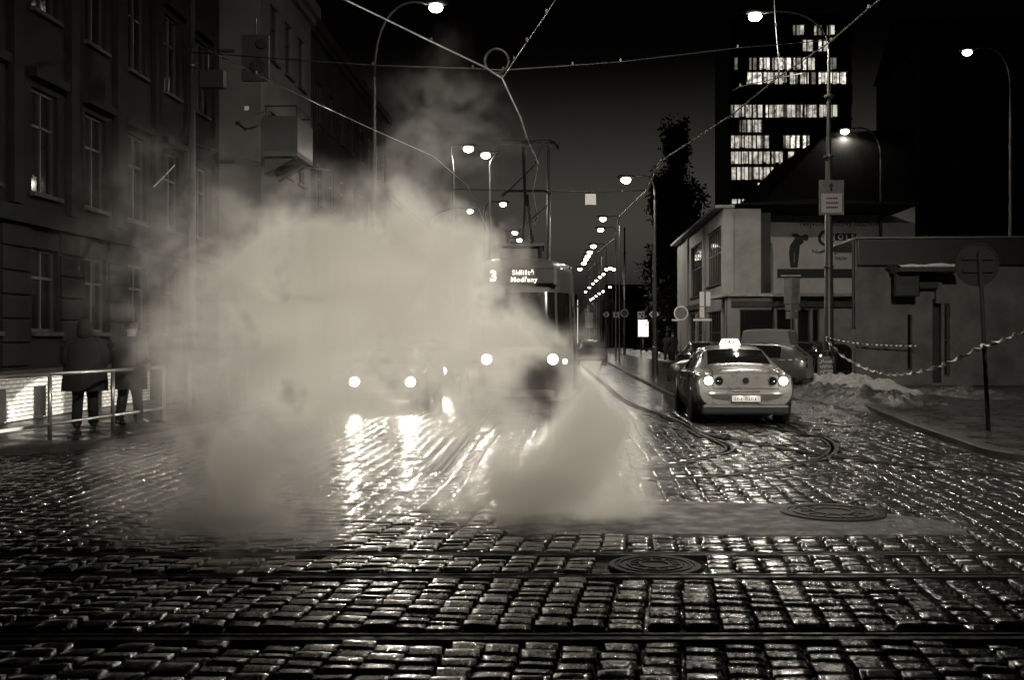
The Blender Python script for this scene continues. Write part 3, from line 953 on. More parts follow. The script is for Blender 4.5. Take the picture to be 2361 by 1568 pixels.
# ---- far end of the street: low dark houses that close the view
def far_block(name, x0, x1, y_top, Y, label, m):
    a, c = P(x0, 777, Y), P(x1, 777, Y)
    h = P(x0, y_top, Y).z
    r = thing(name, (a.x, Y, 0), label, 'building')
    f = Face((a.x, Y, 0), (1, 0, 0), (0, -1, 0))
    W = c.x - a.x
    hol = []
    s = 1.2
    while s < W - 2:
        z = 1.5
        while z < h - 2: hol.append((s, s + 1.4, z, z + 1.7)); z += 3.4
        s += 3.2
    wall_with_openings(f, 0, W, 0, h, hol).build('wall', m, r, world=True)
    for q in hol: add_window(f, r, q, sill=False)
    b = MB(); f.slab(b, 0, W, 0, h, -12, -0.46); b.build('rear_block', m, r, world=True)
    b = MB(); b.prism([f.p(-0.4, h + .01, 0.4), f.p(-0.4, h + 3, -6), f.p(-0.4, h + .01, -12)], f.d * (W + 0.8)); b.build('roof', m_roof, r, world=True)
    return r
far_block('far_house', 1408, 1512, 690, 190, 'low dark house beyond the road signs at the street end', m_render_c)
far_block('far_house', 1180, 1330, 700, 320, 'dark house closing the far end of the street behind the tram', m_render_c)
# ================================================================== VEHICLES
def cat_rom(p0, p1, p2, p3, t):
    return 0.5 * ((2 * p1) + (p2 - p0) * t + (2 * p0 - 5 * p1 + 4 * p2 - p3) * t * t + (3 * p1 - p0 - 3 * p2 + p3) * t ** 3)
class CarShape:
    def __init__(self, st): self.st = st
    def row(self, y):
        st = self.st
        if y <= st[0][0]: return st[0]
        if y >= st[-1][0]: return st[-1]
        for i in range(len(st) - 1):
            if st[i][0] <= y <= st[i + 1][0]:
                t = (y - st[i][0]) / (st[i + 1][0] - st[i][0])
                t = t * t * (3 - 2 * t) * 0.35 + t * 0.65
                return tuple(a + (b_ - a) * t for a, b_ in zip(st[i], st[i + 1]))
    def section(self, y):
        _, zb, wb, zw, ww, zs, ws, zt, wt = self.row(y)
        return [(0, zb), (wb * .82, zb), (wb * .97, zb + .05), (wb * .5 + ww * .5, (zb + zw) / 2), (ww, zw), (ww * .988, zw * .45 + zs * .55), (ww * .5 + ws * .5, zs - .015), (ws, zs),
                (ws * .5 + wt * .5 + .012, (zs + zt) / 2), (wt + .01, zt - .06), (wt * .9, zt - .022), (wt * .62, zt - .004), (0, zt + .014)]
    def S(self, y, v, side=1, off=0.0):
        """v in 0..12 along the half section"""
        sec = self.section(y)
        i = min(int(v), len(sec) - 2); t = v - i
        a, c = sec[i], sec[i + 1]
        x, z = a[0] + (c[0] - a[0]) * t, a[1] + (c[1] - a[1]) * t
        p = Vector((side * x, y, z))
        if off:
            e = 0.03
            s2 = self.section(y + e); a2, c2 = s2[i], s2[i + 1]
            q = Vector((side * (a2[0] + (c2[0] - a2[0]) * t), y + e, a2[1] + (c2[1] - a2[1]) * t))
            u = q - p; w = Vector((side * (c[0] - a[0]), 0, c[1] - a[1]))
            n = u.cross(w)
            if n.length > 1e-9:
                n.normalize()
                if n.dot(Vector((p.x, 0, p.z - 0.6))) < 0: n = -n
                p = p + n * off
        return p
    def body(self):
        mb = MB(); L = self.st[-1][0]; N = 56; rows = []
        for k in range(N + 1):
            y = L * k / N
            sec = self.section(y)
            rows.append([Vector((x, y, z)) for x, z in sec] + [Vector((-x, y, z)) for x, z in reversed(sec[1:-1])])
        mb.grid(rows, close=True)
        m = len(rows[0])
        for base in (0, N * m):
            mb.f.append(tuple(range(base, base + m)))
        return mb
    def patch(self, ys, vs, sides=(1,), off=0.008):
        mb = MB()
        for sd in sides:
            mb.grid([[self.S(y, v, sd, off) for v in vs] for y in ys])
        return mb
    def patch_top(self, ys, vmax_from, off=0.008):
        """glass that spans the centre line"""
        mb = MB(); rows = []
        for y in ys:
            vs = [vmax_from + (12 - vmax_from) * i / 8 for i in range(9)]
            rows.append([self.S(y, v, 1, off) for v in vs] + [self.S(y, v, -1, off) for v in reversed(vs[:-1])])
        return mb.grid(rows)
def lin(a, b_, n): return [a + (b_ - a) * i / (n - 1) for i in range(n)]
#            y    zb   wb   zw   ww   zs   ws   zt   wt
SEDAN = [(0.00, .34, .70, .60, .84, .90, .78, .97, .62), (0.10, .30, .78, .60, .895, .94, .80, 1.035, .64), (0.45, .26, .84, .60, .91, .97, .82, 1.08, .66),
         (0.78, .22, .86, .60, .915, .98, .83, 1.115, .67), (1.10, .20, .86, .60, .915, .98, .83, 1.27, .63), (1.55, .19, .86, .60, .915, .97, .83, 1.42, .585), (2.25, .19, .86, .60, .915, .96, .84, 1.475, .60), (2.85, .19, .86, .60, .915, .95, .84, 1.43, .58),
         (3.35, .19, .86, .60, .915, .94, .84, 1.20, .62), (3.72, .2, .86, .60, .91, .92, .83, 1.0, .66), (4.35, .22, .84, .58, .90, .84, .80, .90, .64), (4.68, .26, .78, .55, .84, .74, .72, .80, .55), (4.80, .34, .70, .52, .76, .66, .62, .70, .45)]
HATCH = [(0.00, .36, .70, .62, .83, .92, .78, 1.02, .66), (0.12, .30, .78, .62, .88, .96, .80, 1.16, .62), (0.40, .24, .84, .62, .90, .98, .82, 1.38, .58), (0.9, .2, .85, .62, .90, .98, .82, 1.47, .60), (1.9, .19, .85, .62, .90, .96, .83, 1.49, .60), (2.5, .19, .85, .62, .90, .95, .83, 1.44, .58),
         (3.0, .2, .85, .62, .90, .93, .82, 1.2, .6), (3.35, .2, .85, .62, .9, .92, .82, 1.0, .64), (3.9, .22, .83, .6, .88, .85, .79, .91, .62), (4.12, .26, .77, .56, .82, .76, .7, .82, .54), (4.2, .34, .7, .52, .75, .68, .6, .72, .45)]
VAN = [(0.00, .4, .80, .8, .90, 1.15, .88, 1.86, .72), (0.10, .34, .86, .8, .94, 1.15, .92, 1.92, .76), (2.9, .3, .88, .8, .95, 1.12, .92, 1.93, .76), (3.3, .3, .88, .8, .95, 1.1, .91, 1.85, .72), (3.95, .3, .88, .78, .94, 1.08, .88, 1.22, .70), (4.5, .32, .84, .7, .9, .95, .82, 1.05, .65), (4.7, .38, .76, .62, .8, .85, .7, .92, .5)]

def wheel(root, x, y, r=0.315):
    t = MB(); w = 0.2
    prof = [(r * .62, -w / 2), (r * .93, -w / 2), (r, -w / 2 + .03), (r, w / 2 - .03), (r * .93, w / 2), (r * .62, w / 2)]
    o = t.lathe(prof, (x, y, r), 24, 'X').build('wheel', m_rubber, root, True, sharp=40)
    rm = MB(); s = 1 if x > 0 else -1
    rm.lathe([(r * .63, x * 0 + s * .04), (r * .63, s * .085), (r * .55, s * .075), (r * .2, s * .06), (0.02, s * .075)], (x, y, r), 20, 'X')
    rim = rm.build('rim', m_galv, root, True, sharp=40); rim.parent = o
    return o
def disc(mb, c, r, ny=-1, th=0.02, seg=20):
    return mb.lathe([(r, 0), (r * .96, ny * th), (0.004, ny * th * 1.2)], c, seg, 'Y')

def make_car(name, loc, rz, label, cat, shape, paint, front_lit=False, rear_lit=False, group=None, head_r=0.085, dark_glass=m_glass_dark, power=0):
    root = thing(name, loc, label, cat, group, rz)
    cs = CarShape(shape); L = shape[-1][0]
    cs.body().build('body', paint, root, True, sharp=38)
    sedan, van = shape is SEDAN, shape is VAN
    if sedan:
        rg, wg, sg = (0.86, 1.47), (2.93, 3.64), ((1.42, 2.02), (2.08, 3.0))
    elif van:
        rg, wg, sg = None, (3.36, 3.9), ((2.6, 3.4),)
    else:
        rg, wg, sg = (0.06, 0.36), (2.55, 3.3), ((0.75, 1.6), (1.66, 2.7))
    if rg: cs.patch_top(lin(*rg, 8), 10.0, 0.006).build('rear_window', dark_glass, root, True)
    cs.patch_top(lin(*wg, 8), 10.0, 0.006).build('windscreen', dark_glass, root, True)
    for sd in (1, -1):
        for (a, c) in sg:
            cs.patch(lin(a, c, 6), lin(7.2, 8.85, 4), (sd,), 0.006).build('side_window', dark_glass, root, True)
        cs.patch(lin(0.3, L - .4, 14), lin(2.0, 3.1, 4), (sd,), 0.012).build('sill_trim', m_black, root, True)
        mb = MB(); mb.lathe([(0.02, 0), (0.075, .02), (0.09, .09), (0.05, .13), (0.01, .135)], (sd * .98, L * .67, .99), 12, 'Y'); mb.build('wing_mirror', paint, root, True)
        hd = MB()
        for a, c in sg: hd.box((sd * 0.925, c - 0.25, .80), (0.03, .2, .03))
        hd.build('door_handles', paint, root)
    fy, ry = L * .815, L * .2
    for sd in (1, -1):
        for yy in (fy, ry):
            wheel(root, sd * .80, yy)
            ar = MB(); ar.lathe([(.37, sd * -.1), (.375, sd * .008)], (sd * .905, yy, .33), 24, 'X'); ar.build('wheel_arch', m_black, root, True)
    # bumpers
    fb = MB(); fb.box((0, L - 0.02, .36), (1.45, .14, .22)); fb.build('front_bumper', m_black, root, bevel=0.04)
    gr = MB(); gr.box((0, L + 0.0, .60), (0.8, .06, .13)); gr.build('grille', m_black, root, bevel=0.02)
    for sd in (1, -1):
        hm = MB(); disc(hm, (sd * .62, L - 0.03, .66), head_r, 1, .05)
        h = hm.build('headlight', m_head if front_lit else m_chrome, root, True, sharp=40)
        if front_lit and power:
            lamp('SPOT', 'headlight_beam', (sd * .62, L + 0.06, .66), power, root, 0.06, TINT, 64, 1.0, (0, 1, 0.06))
    rb = MB(); rb.box((0, 0.05, .31), (1.62, .22, .2)); rb.build('rear_bumper_lower', m_black, root, bevel=0.05)
    if not sedan:
        for sd in (1, -1):
            tm = MB(); tm.box((sd * .68, -0.005, .86), (.16, .05, .28)); tm.build('tail_light', m_tail if rear_lit else m_glass_dark, root, bevel=0.02)
    return root

m_taxi = mat('silver_paint', 0.34, 0.3, metal=0.45, coat=0.7, bump=(220, 0.03, 0.001), var=(3.5, 0.1), rvar=(4, 0.24, 0.38))
m_carpaint = mat('grey_car_paint', 0.10, 0.3, metal=0.3, coat=0.6)
m_carlight = mat('pale_car_paint', 0.14, 0.35, coat=0.5)
m_carblack = mat('black_car_paint', 0.015, 0.2, coat=0.8)

# ---- the taxi
taxi_a = -0.066
taxi = make_car('taxi', (4.30, 19.15, 0), taxi_a, 'pale silver taxi saloon seen from behind with lit roof sign', 'taxi', SEDAN, m_taxi)
rb = MB()
cs = CarShape(SEDAN)
rows = []
for k in range(13):      # wrap-round rear bumper
    x = -0.86 + 1.72 * k / 12
    y = -0.07 + 0.16 * (abs(x) / 0.86) ** 4
    rows.append([Vector((x, y + .10, .635)), Vector((x, y + .015, .63)), Vector((x, y - .005, .60)), Vector((x, y + .03, .52)), Vector((x, y + .09, .44)), Vector((x, y + .16, .43))])
rb.grid(rows).build('rear_bumper', m_taxi, taxi, True, sharp=50)
b = MB(); b.grid([[Vector((x, -0.0 + 0.16 * (abs(x) / .86) ** 4, .45)), Vector((x, 0.02 + 0.16 * (abs(x) / .86) ** 4, .30)), Vector((x, 0.1 + 0.16 * (abs(x) / .86) ** 4, .19))] for x in lin(-.85, .85, 11)]); b.build('bumper_skirt', m_black, taxi, True)
for sd in (1, -1):
    for (xo, r_, lit) in ((0.68, 0.082, True), (0.49, 0.07, False)):
        b = MB(); disc(b, (sd * xo, -0.004 + (0.006 if xo > .6 else 0), .84), r_, -1, .03, 28)
        tl = b.build('tail_light', m_tail if lit else m_glass_dark, taxi, True, sharp=40)
        b = MB(); b.lathe([(r_ * 1.18, 0), (r_ * 1.14, -.02), (r_ * 1.02, -.02)], (sd * xo, 0.0, .84), 28, 'Y')
        b.build('lamp_ring', m_dark, taxi, True, sharp=40).parent = tl
        if lit:
            lamp('POINT', 'tail_lamp_glow', (sd * xo, -0.1, .84), 2.2, taxi, .05)
        else:
            b = MB(); disc(b, (sd * xo, -0.04, .835), r_ * .38, -1, .01, 16); b.build('reflector', m_chrome, taxi, True).parent = tl
b = MB(); b.lathe([(.062, 0), (.062, -.016), (.05, -.016), (.05, -.006), (.004, -.006)], (0, -0.004, .845), 24, 'Y')
em = b.build('emblem', m_dark, taxi, True, sharp=30)
b = MB()
for (x0, z0, x1, z1) in ((-.03, .045, 0, .005), (.03, .045, 0, .005), (-.045, .02, -.018, -.042), (-.018, -.042, 0, -.003), (0, -.003, .018, -.042), (.018, -.042, .045, .02)):
    b.tube([(x0, -.016, .845 + z0), (x1, -.016, .845 + z1)], .005, 5)
b.build('emblem_bars', m_chrome, taxi).parent = em
b = MB(); b.box((0, -0.055, .515), (.52, .012, .115)); pl = b.build('licence_plate', m_white, taxi, bevel=0.004)
b = MB()
rng = random.Random(2)
for i, x in enumerate((-.2, -.145, -.09, .0, .055, .11, .165)):
    for (dx, dz, w, h) in ((-.014, 0, .008, .06), (.014, 0, .008, .06), (0, .026, .03, .008)) if i % 2 else ((0, 0, .01, .062), (.012, -.02, .012, .008)):
        b.box((x + dx, -.063, .515 + dz), (w, .004, h))
b.build('plate_characters', m_print, taxi).parent = pl
for sd in (-1, 1):
    b = MB(); b.box((sd * .12, -.085, .592), (.07, .03, .016)); b.build('plate_lamp', m_chrome, taxi)
    lamp('POINT', 'plate_lamp_glow', (sd * .12, -.10, .578), .22, taxi, .01)
b = MB(); b.box((0, -.062, .655), (.5, .04, .03)); b.build('boot_handle', m_chrome, taxi, bevel=0.01)
b = MB(); b.tube([(.45, -.02, .19), (.45, .35, .2)], .03, 10); b.build('exhaust_pipe', m_chrome, taxi)
b = MB(); rows = []
for (z, hx, hy) in ((1.478, .21, .075), (1.50, .205, .07), (1.60, .165, .05), (1.615, .14, .03)):
    rows.append([Vector((x, 2.05 + y, z)) for x, y in ((-hx, -hy), (hx, -hy), (hx, hy), (-hx, hy))])
b.grid(rows, close=True); b.f.append((12, 13, 14, 15)); b.f.append((0, 1, 2, 3))
rs = b.build('roof_sign', mat('taxi_sign_lit', 0.8, 0.4, emit=1.5), taxi, bevel=0.008)
tt = text_mesh('TAXI', 0.115, m_print, 'roof_sign_lettering', taxi, (-.128, 1.969, 1.508), (R(78), 0, 0), .002, offset=.003)
tt.parent = rs
b = MB()
for x in (-.36, .36): b.lathe([(.02, 0), (.1, .03), (.11, .14), (.07, .22), (.02, .24)], (x, 1.75, .98), 14)
b.build('head_restraints', m_black, taxi, True)
# panel gaps, window frame, dirt edges
def gap(name, pts, r=.005):
    MB().tube(pts, r, 5).build(name, m_black, taxi)
gap('boot_gap', [(-.60, .0, .70), (-.60, -.004, .93), (-.60, .1, 1.03), (-.62, .72, 1.108)])
gap('boot_gap', [(.60, .0, .70), (.60, -.004, .93), (.60, .1, 1.03), (.62, .72, 1.108)])
gap('boot_gap', [(-.60, -.004, .70), (.60, -.004, .70)])
for sd in (1, -1):
    for yy in (1.38, 2.05, 3.02):
        gap('door_gap', [cs.S(yy, v, sd, .003) for v in lin(3.2, 7.0, 9)], .006)
    gap('window_line', [cs.S(yy, 7.1, sd, .006) for yy in lin(1.2, 3.1, 12)], .01)
    b = MB(); b.grid([[cs.S(y, v, sd, .004) for v in lin(10.0, 10.25, 2)] for y in lin(.84, 1.5, 8)]); b.build('rear_window_frame', m_black, taxi, True)
b = MB(); b.box((0, 1.1, 1.262), (.3, .02, .03)); b.build('high_brake_lamp', m_glass_dark, taxi)
# roof glint strip: gutter mouldings
for sd in (1, -1):
    cs.patch(lin(1.1, 3.3, 12), lin(8.9, 9.1, 2), (sd,), 0.012).build('roof_moulding', m_chrome, taxi, True)

# ---- the oncoming car and the one behind it
def oncoming(name, fx, fy, label, shape, paint, power):
    L = shape[-1][0]
    a = math.pi + STREET_A
    d = Vector((STREET, 1, 0)).normalized()
    return make_car(name, Vector((fx, fy, 0)) + d * L, a, label, 'car', shape, paint, True, False, 'cars coming towards the crossing', 0.105, power=power)
car1 = oncoming('oncoming_car', -2.85, 22.9, 'oncoming car with two bright headlights deep in the steam left of the tram', SEDAN, m_carpaint, 700)
car2 = oncoming('oncoming_car', -2.62, 30.2, 'second oncoming car showing one bright headlight between first car and tram', HATCH, m_carblack, 500)

# ---- parked and driving cars on the right and far away
def place_car(x, Y, rz, label, shape, paint, **k):
    return make_car('parked_car', (P(x, 777, Y).x, Y, 0.0), rz, label, 'car', shape, paint, group='cars standing beyond the taxi', **k)
place_car(1765, 36.0, -0.35, 'pale van parked behind the taxi in front of the shop', VAN, m_carlight)
place_car(1868, 31.5, 1.15, 'grey hatchback parked across the pavement right of the taxi', HATCH, m_carpaint)
place_car(1935, 38.0, 0.2, 'black hatchback parked beside the kiosk wall with a lit lamp', HATCH, m_carblack, rear_lit=True)
place_car(1640, 40.0, -0.06, 'dark saloon parked ahead of the taxi by the kerb', SEDAN, m_carblack)
make_car('distant_car', (P(1366, 777, 62).x, 62, 0), STREET_A, 'dark car on the far street just right of the tram', 'car', HATCH, m_carblack)

# ================================================================== THE TRAM
tram_front = Vector((0.157, 21.4, 0))
tram_red = mat('tram_lower_paint', 0.04, 0.35, coat=0.5)
tram_cream = mat('tram_upper_paint', 0.09, 0.35, coat=0.5)
tram = thing('tram', tram_front, 'line 3 tram facing the camera with two round headlights half hidden in steam', 'tram', None, STREET_A)
OUT = [(0, 0), (.35, .005), (.62, .03), (.76, .09), (.88, .22), (1.0, .45), (1.10, .8), (1.18, 1.25), (1.23, 1.8), (1.25, 2.6), (1.25, 6), (1.25, 10), (1.25, 15.0)]
VP_ = [(.32, .94, .22), (.40, .975, .08), (.75, 1.0, .0), (1.25, 1.0, .0), (1.40, .995, .02), (2.0, .975, .11), (2.62, .955, .22), (2.72, .95, .2), (3.05, .93, .22), (3.18, .90, .28), (3.27, .80, .45), (3.32, .6, .7)]
def tv(z):
    for i in range(len(VP_) - 1):
        if VP_[i][0] <= z <= VP_[i + 1][0]:
            t = (z - VP_[i][0]) / (VP_[i + 1][0] - VP_[i][0])
            return tuple(a + (b_ - a) * t for a, b_ in zip(VP_[i], VP_[i + 1]))
    return VP_[0] if z < VP_[0][0] else VP_[-1]
def tsurf(u, z, off=0.0):
    """u: signed position along the half outline (index units)"""
    sd = 1 if u >= 0 else -1
    a = abs(u); i = min(int(a), len(OUT) - 2); t = a - i
    x = OUT[i][0] + (OUT[i + 1][0] - OUT[i][0]) * t; y = OUT[i][1] + (OUT[i + 1][1] - OUT[i][1]) * t
    _, f, sh = tv(z)
    p = Vector((sd * x * f, y * (1.0 if y > 3 else 1) + sh * max(0, 1 - y / 4), z))
    if off:
        dx, dy = OUT[i + 1][0] - OUT[i][0], OUT[i + 1][1] - OUT[i][1]
        n = Vector((sd * dy, -dx, 0)).normalized()
        p += n * off
    return p
def tpatch(name, us, zs, m, off=0.012, parent=None):
    return MB().grid([[tsurf(u, z, off) for u in us] for z in zs]).build(name, m, parent or tram, True)
us = [-12 + 24 * i / 96 for i in range(97)]
body = MB().grid([[tsurf(u, z) for u in us] for z in lin(1.30, 3.32, 20)])
rw = 19 * 97
body.f.append(tuple(rw + i for i in range(97)))
body.build('upper_body', tram_cream, tram, True, sharp=45)
MB().grid([[tsurf(u, z) for u in us] for z in lin(.32, 1.30, 10)]).build('lower_body', tram_red, tram, True, sharp=45)
b = MB(); b.bbox(-1.1, 1.1, .6, 14.8, .12, .33); b.build('bogie_skirt', m_black, tram)
b = MB(); b.grid([[tsurf(u, z) for z in (.32, 1, 2, 3.3)] for u in (12, -12)]); b.build('rear_wall', tram_cream, tram)
tpatch('windscreen', lin(-2.9, 2.9, 24), lin(1.45, 2.58, 8), m_glass_dark)
for sd in (1, -1):
    tpatch('corner_window', [sd * u for u in lin(3.3, 5.6, 8)], lin(1.45, 2.58, 6), m_glass_dark)
    tpatch('front_door', [sd * u for u in lin(6.2, 7.9, 8)], lin(.5, 2.55, 6), m_glass_dark)
    for a, c in ((8.3, 8.9), (9.15, 9.55), (9.6, 9.95), (10.1, 10.5), (10.6, 10.95), (11.1, 11.5), (11.6, 11.9)):
        tpatch('side_window', [sd * u for u in lin(a, c, 4)], lin(1.5, 2.5, 4), m_glass_dark)
    p = tsurf(sd * 2.45, 1.19)
    b = MB(); b.lathe([(.125, .03), (.125, -.03), (.105, -.045), (.1, -.03)], (p.x, p.y, 1.19), 28, 'Y'); hr = b.build('headlight', m_chrome, tram, True, sharp=40)
    b = MB(); disc(b, (p.x, p.y - .012, 1.19), .1, -1, .03, 24); b.build('headlight_lens', m_head, tram, True).parent = hr
    lamp('SPOT', 'tram_headlight_beam', (p.x, p.y - .14, 1.19), 420, tram, .08, TINT, 64, 1.0, (0, -1, .1))
    p = tsurf(sd * 4.4, 1.14, .0)
    b = MB(); b.box((p.x, p.y - .03, 1.14), (.1, .08, .1)); b.build('turn_signal', mat('turn_signal_lens', .6, .3, emit=6.0 if sd == 1 else .3) if sd == 1 else m_chrome, tram, bevel=.02)
    b = MB(); b.tube([(sd * 1.2, .9, 2.3), (sd * 1.42, .6, 2.32), (sd * 1.45, .58, 2.1)], .018, 6); b.box((sd * 1.45, .58, 2.0), (.16, .05, .32)); b.build('mirror', m_black, tram)
b = MB(); b.box((0, -.02, .48), (1.5, .16, .16)); b.build('bumper_beam', m_black, tram, bevel=.04)
b = MB(); b.tube([(-.02, .01, 1.5), (-.02, .19, 2.58)], .02, 6); b.build('windscreen_bar', m_black, tram)
b = MB(); b.tube([(.3, .02, 1.42), (.05, .1, 2.1)], .01, 6); b.tube([(-.3, .02, 1.42), (-.5, .1, 2.1)], .01, 6); b.build('wipers', m_black, tram)
# destination box
b = MB(); b.bbox(-.74, .74, .08, .34, 2.74, 3.08); db = b.build('destination_box', m_black, tram, bevel=.03)
b = MB(); b.bbox(.70, .76, .06, .32, 2.73, 3.09); b.build('destination_box_edge', tram_cream, tram).parent = db
text_mesh('3', .30, m_led, 'route_number', tram, (-.62, .066, 2.81), RX, .003, offset=.012).parent = db
text_mesh('Sídliště', .14, m_led, 'destination_text', tram, (-.16, .066, 2.935), RX, .003, offset=.002, spacing=1.1).parent = db
text_mesh('Modřany', .14, m_led, 'destination_text', tram, (-.19, .066, 2.79), RX, .003, offset=.002, spacing=1.12).parent = db
for (z0, z1, y0, y1, w) in ((3.32, 3.58, 1.0, 2.6, .45), (3.32, 3.5, 4.5, 7.5, .6), (3.32, 3.55, 10, 12.5, .55)):
    b = MB(); b.bbox(-w, w, y0, y1, z0, z1); b.build('roof_box', m_dark, tram, bevel=.04)
for sd in (1, -1):
    b = MB(); b.tube([tsurf(sd * 6.5, 3.16, .02), tsurf(sd * 9, 3.16, .02), tsurf(sd * 11.9, 3.16, .02)], .025, 6); b.build('gutter', m_chrome, tram)
b = MB(); b.bbox(1.252, 1.262, 2.5, 2.62, 1.5, 2.5); b.build('door_edge', mat('lit_interior', .6, .4, emit=.7), tram)
def pantograph(yl, zc, w, x):
    pr = MB(); pr.bbox(-.5, .5, yl - .6, yl + .9, 3.60, 3.66); pr.tube([(-.4, yl - .5, 3.32), (-.4, yl - .5, 3.62)], .04, 6); pr.tube([(.4, yl - .5, 3.32), (.4, yl - .5, 3.62)], .04, 6)
    pr.tube([(-.4, yl + .8, 3.32), (-.4, yl + .8, 3.62)], .04, 6); pr.tube([(.4, yl + .8, 3.32), (.4, yl + .8, 3.62)], .04, 6)
    pa = pr.build('pantograph', m_dark, tram)
    b = MB(); kz_ = 3.66 + (zc - 3.66) * .48
    b.tube([(0, yl + .8, 3.66), (.05, yl + 1.5, kz_), (x * .5, yl, zc - .12)], .035, 6)
    b.tube([(.25, yl + .8, 3.66), (.1, yl + 1.45, kz_)], .02, 6)
    b.build('arm', m_dark, tram).parent = pa
    for dy in (-.12, .12):
        b = MB(); b.tube([(x - w / 2 - .18, yl + dy, zc - .14), (x - w / 2 - .08, yl + dy, zc - .03), (x - w / 2, yl + dy, zc), (x + w / 2, yl + dy, zc), (x + w / 2 + .08, yl + dy, zc - .03), (x + w / 2 + .18, yl + dy, zc - .14)], .022, 6)
        b.build('contact_strip', m_chrome, tram).parent = pa
pantograph(1.5, 5.94, 1.15, .06)
pantograph(9.3, 5.96, 1.05, -.10)
# ================================================================== STREET LAMPS AND MASTS
ORD = ['first', 'second', 'third', 'fourth', 'fifth', 'sixth', 'seventh', 'eighth', 'ninth']
m_pole = mat('lamp_pole_paint', 0.035, 0.4, metal=0.2, var=(3, 0.25))
def bez(p0, p1, p2, p3, n=10):
    return [((1 - t) ** 3) * p0 + 3 * t * (1 - t) ** 2 * p1 + 3 * t * t * (1 - t) * p2 + t ** 3 * p3 for t in [i / n for i in range(n + 1)]]
def street_lamp(hx, hy, Y, px, label, power=0, rise=1.6, r0=.09, r1=.05, far=False, size=1.0, group='street lamps along the street', bend=None):
    head = P(hx, hy, Y); base = Vector((P(px, 777, Y).x, Y, 0))
    root = thing('street_lamp', base, label, 'street lamp', group)
    shaft = Vector((base.x, Y, head.z - rise))
    mb = MB(); mb.tube([base, base + Vector((0, 0, 1.2)), base + Vector((0, 0, 1.25)), shaft], [r0 * 1.5, r0 * 1.5, r0, r1], 10)
    mb.build('pole', m_pole, root, True, world=True, sharp=40)
    sgn = 1 if head.x > base.x else -1
    end = head + Vector((-sgn * 0.28 * size, 0, 0.06))
    if bend is None:
        path = bez(shaft, shaft + Vector((0, 0, rise * .9)), end - Vector((sgn * .8, 0, -.25)), end)
    else:
        path = bez(shaft, *bend, end)
    mb = MB(); mb.tube(path, r1 * .8, 8); mb.build('arm', m_pole, root, True, world=True)
    hb = MB(); rows = []
    n = 12
    for (q, w, h) in ((-.36, .05, .03), (-.28, .12, .06), (0, .18, .09), (.28, .15, .08), (.38, .06, .04)):
        rows.append([head + Vector((sgn * q * size, w * size * math.cos(2 * math.pi * k / n), h * size * math.sin(2 * math.pi * k / n) + .09 * size)) for k in range(n)])
    hb.grid(rows, close=True); hb.f.append(tuple(range(n))); hb.f.append(tuple(range(4 * n, 5 * n)))
    hd = hb.build('lamp_head', m_dark, root, True, world=True)
    lb = MB(); rows = []
    for i in range(7):
        f_ = math.pi * i / 6
        rows.append([head + Vector((-.21 * size * math.cos(f_), .17 * size * max(.02, math.sin(f_)) * math.cos(2 * math.pi * k / 12), -.06 * size + .15 * size * max(.02, math.sin(f_)) * math.sin(2 * math.pi * k / 12))) for k in range(12)])
    lb.grid(rows, close=True)
    ln = lb.build('lens', m_lamp_far if far else m_lamp, root, True, world=True); ln.parent = hd
    if power:
        lamp('SPOT', 'lamp_light', head + Vector((0, -0.02, -.3 * size)) - base, power, root, .12, TINT, 166, .12, (0, 0, -1))
    return root
PW = 800
HANG = 15000
# cut-off luminaire hung on a span wire just above the frame: its optics throw forward along the right side
hl = thing('suspended_lamp', (5.6, 1.0, 12.0), 'lamp hung on a span wire over the crossing above the picture', 'street lamp')
mb = MB(); mb.lathe([(.03, .32), (.06, .26), (.2, .16), (.24, .04), (.235, 0)], (0, 0, 0), 20); mb.build('shade', m_dark, hl, True)
mb = MB(); mb.lathe([(.22, .0), (.2, -.05), (.12, -.08), (.01, -.09)], (0, 0, 0), 20); mb.build('lens', m_lamp, hl, True)
mb = MB(); mb.tube([(-16, 0, 1.2), (-6, 0, .6), (0, 0, .32), (6, 0, .6), (16, 0, 1.2)], .012, 6); mb.build('span_wire', m_dark, hl)
lamp('SPOT', 'lamp_light', (0, 0, -.3), HANG, hl, .15, TINT, 78, .9, (-.17, 1, -.54))
street_lamp(1005, 12, 32, 863, 'tall curved lamp post rising out of the steam left of the tram', PW * .1, 2.2)
# the big mast with the plates: lamp reaches back over the road
big = Vector((P(1911, 777, 33).x, 33, 0))
s2 = P(1913, 112, 33)
root = street_lamp(1741, 33, 33, 1911, 'thick mast with sign plates and a long curved lamp arm beside the kiosk', PW * 2.8, P(1741, 33, 33).z - s2.z, .15, .045,
                   bend=(P(1912, 75, 33), P(1870, 10, 33)))
mb = MB(); mb.tube([big, big + Vector((0, 0, 1.6)), big + Vector((0, 0, 1.65)), Vector((big.x, 33, P(1911, 365, 33).z)), Vector((big.x, 33, P(1911, 352, 33).z))], [.19, .17, .15, .105, .06], 14)
mb.build('lower_shaft', m_pole, root, True, world=True, sharp=40)
for zz in (P(0, 620, 33).z, P(0, 365, 33).z, P(0, 226, 33).z):
    mb = MB(); mb.lathe([(.10, 0), (.16, .03), (.16, .09), (.10, .12)], big + Vector((0, 0, zz)), 14); mb.build('collar', m_pole, root, True, world=True, sharp=40)
street_lamp(1948, 300, 51.6, 2031, 'lamp above the advertisement house roof right of the mast', PW * .4, 1.4, far=True, size=1.0)
street_lamp(2230, 117, 37, 2330, 'lone lamp high over the dark right edge', PW * .1, 1.4, far=True, size=.8)
street_lamp(1443, 412, 45, 1510, 'lamp on a slim post in front of the poplar', PW, 0.9)
street_lamp(1080, 340, 45, 1045, 'upper lamp of the pair left of the pantograph', PW, 1.2)
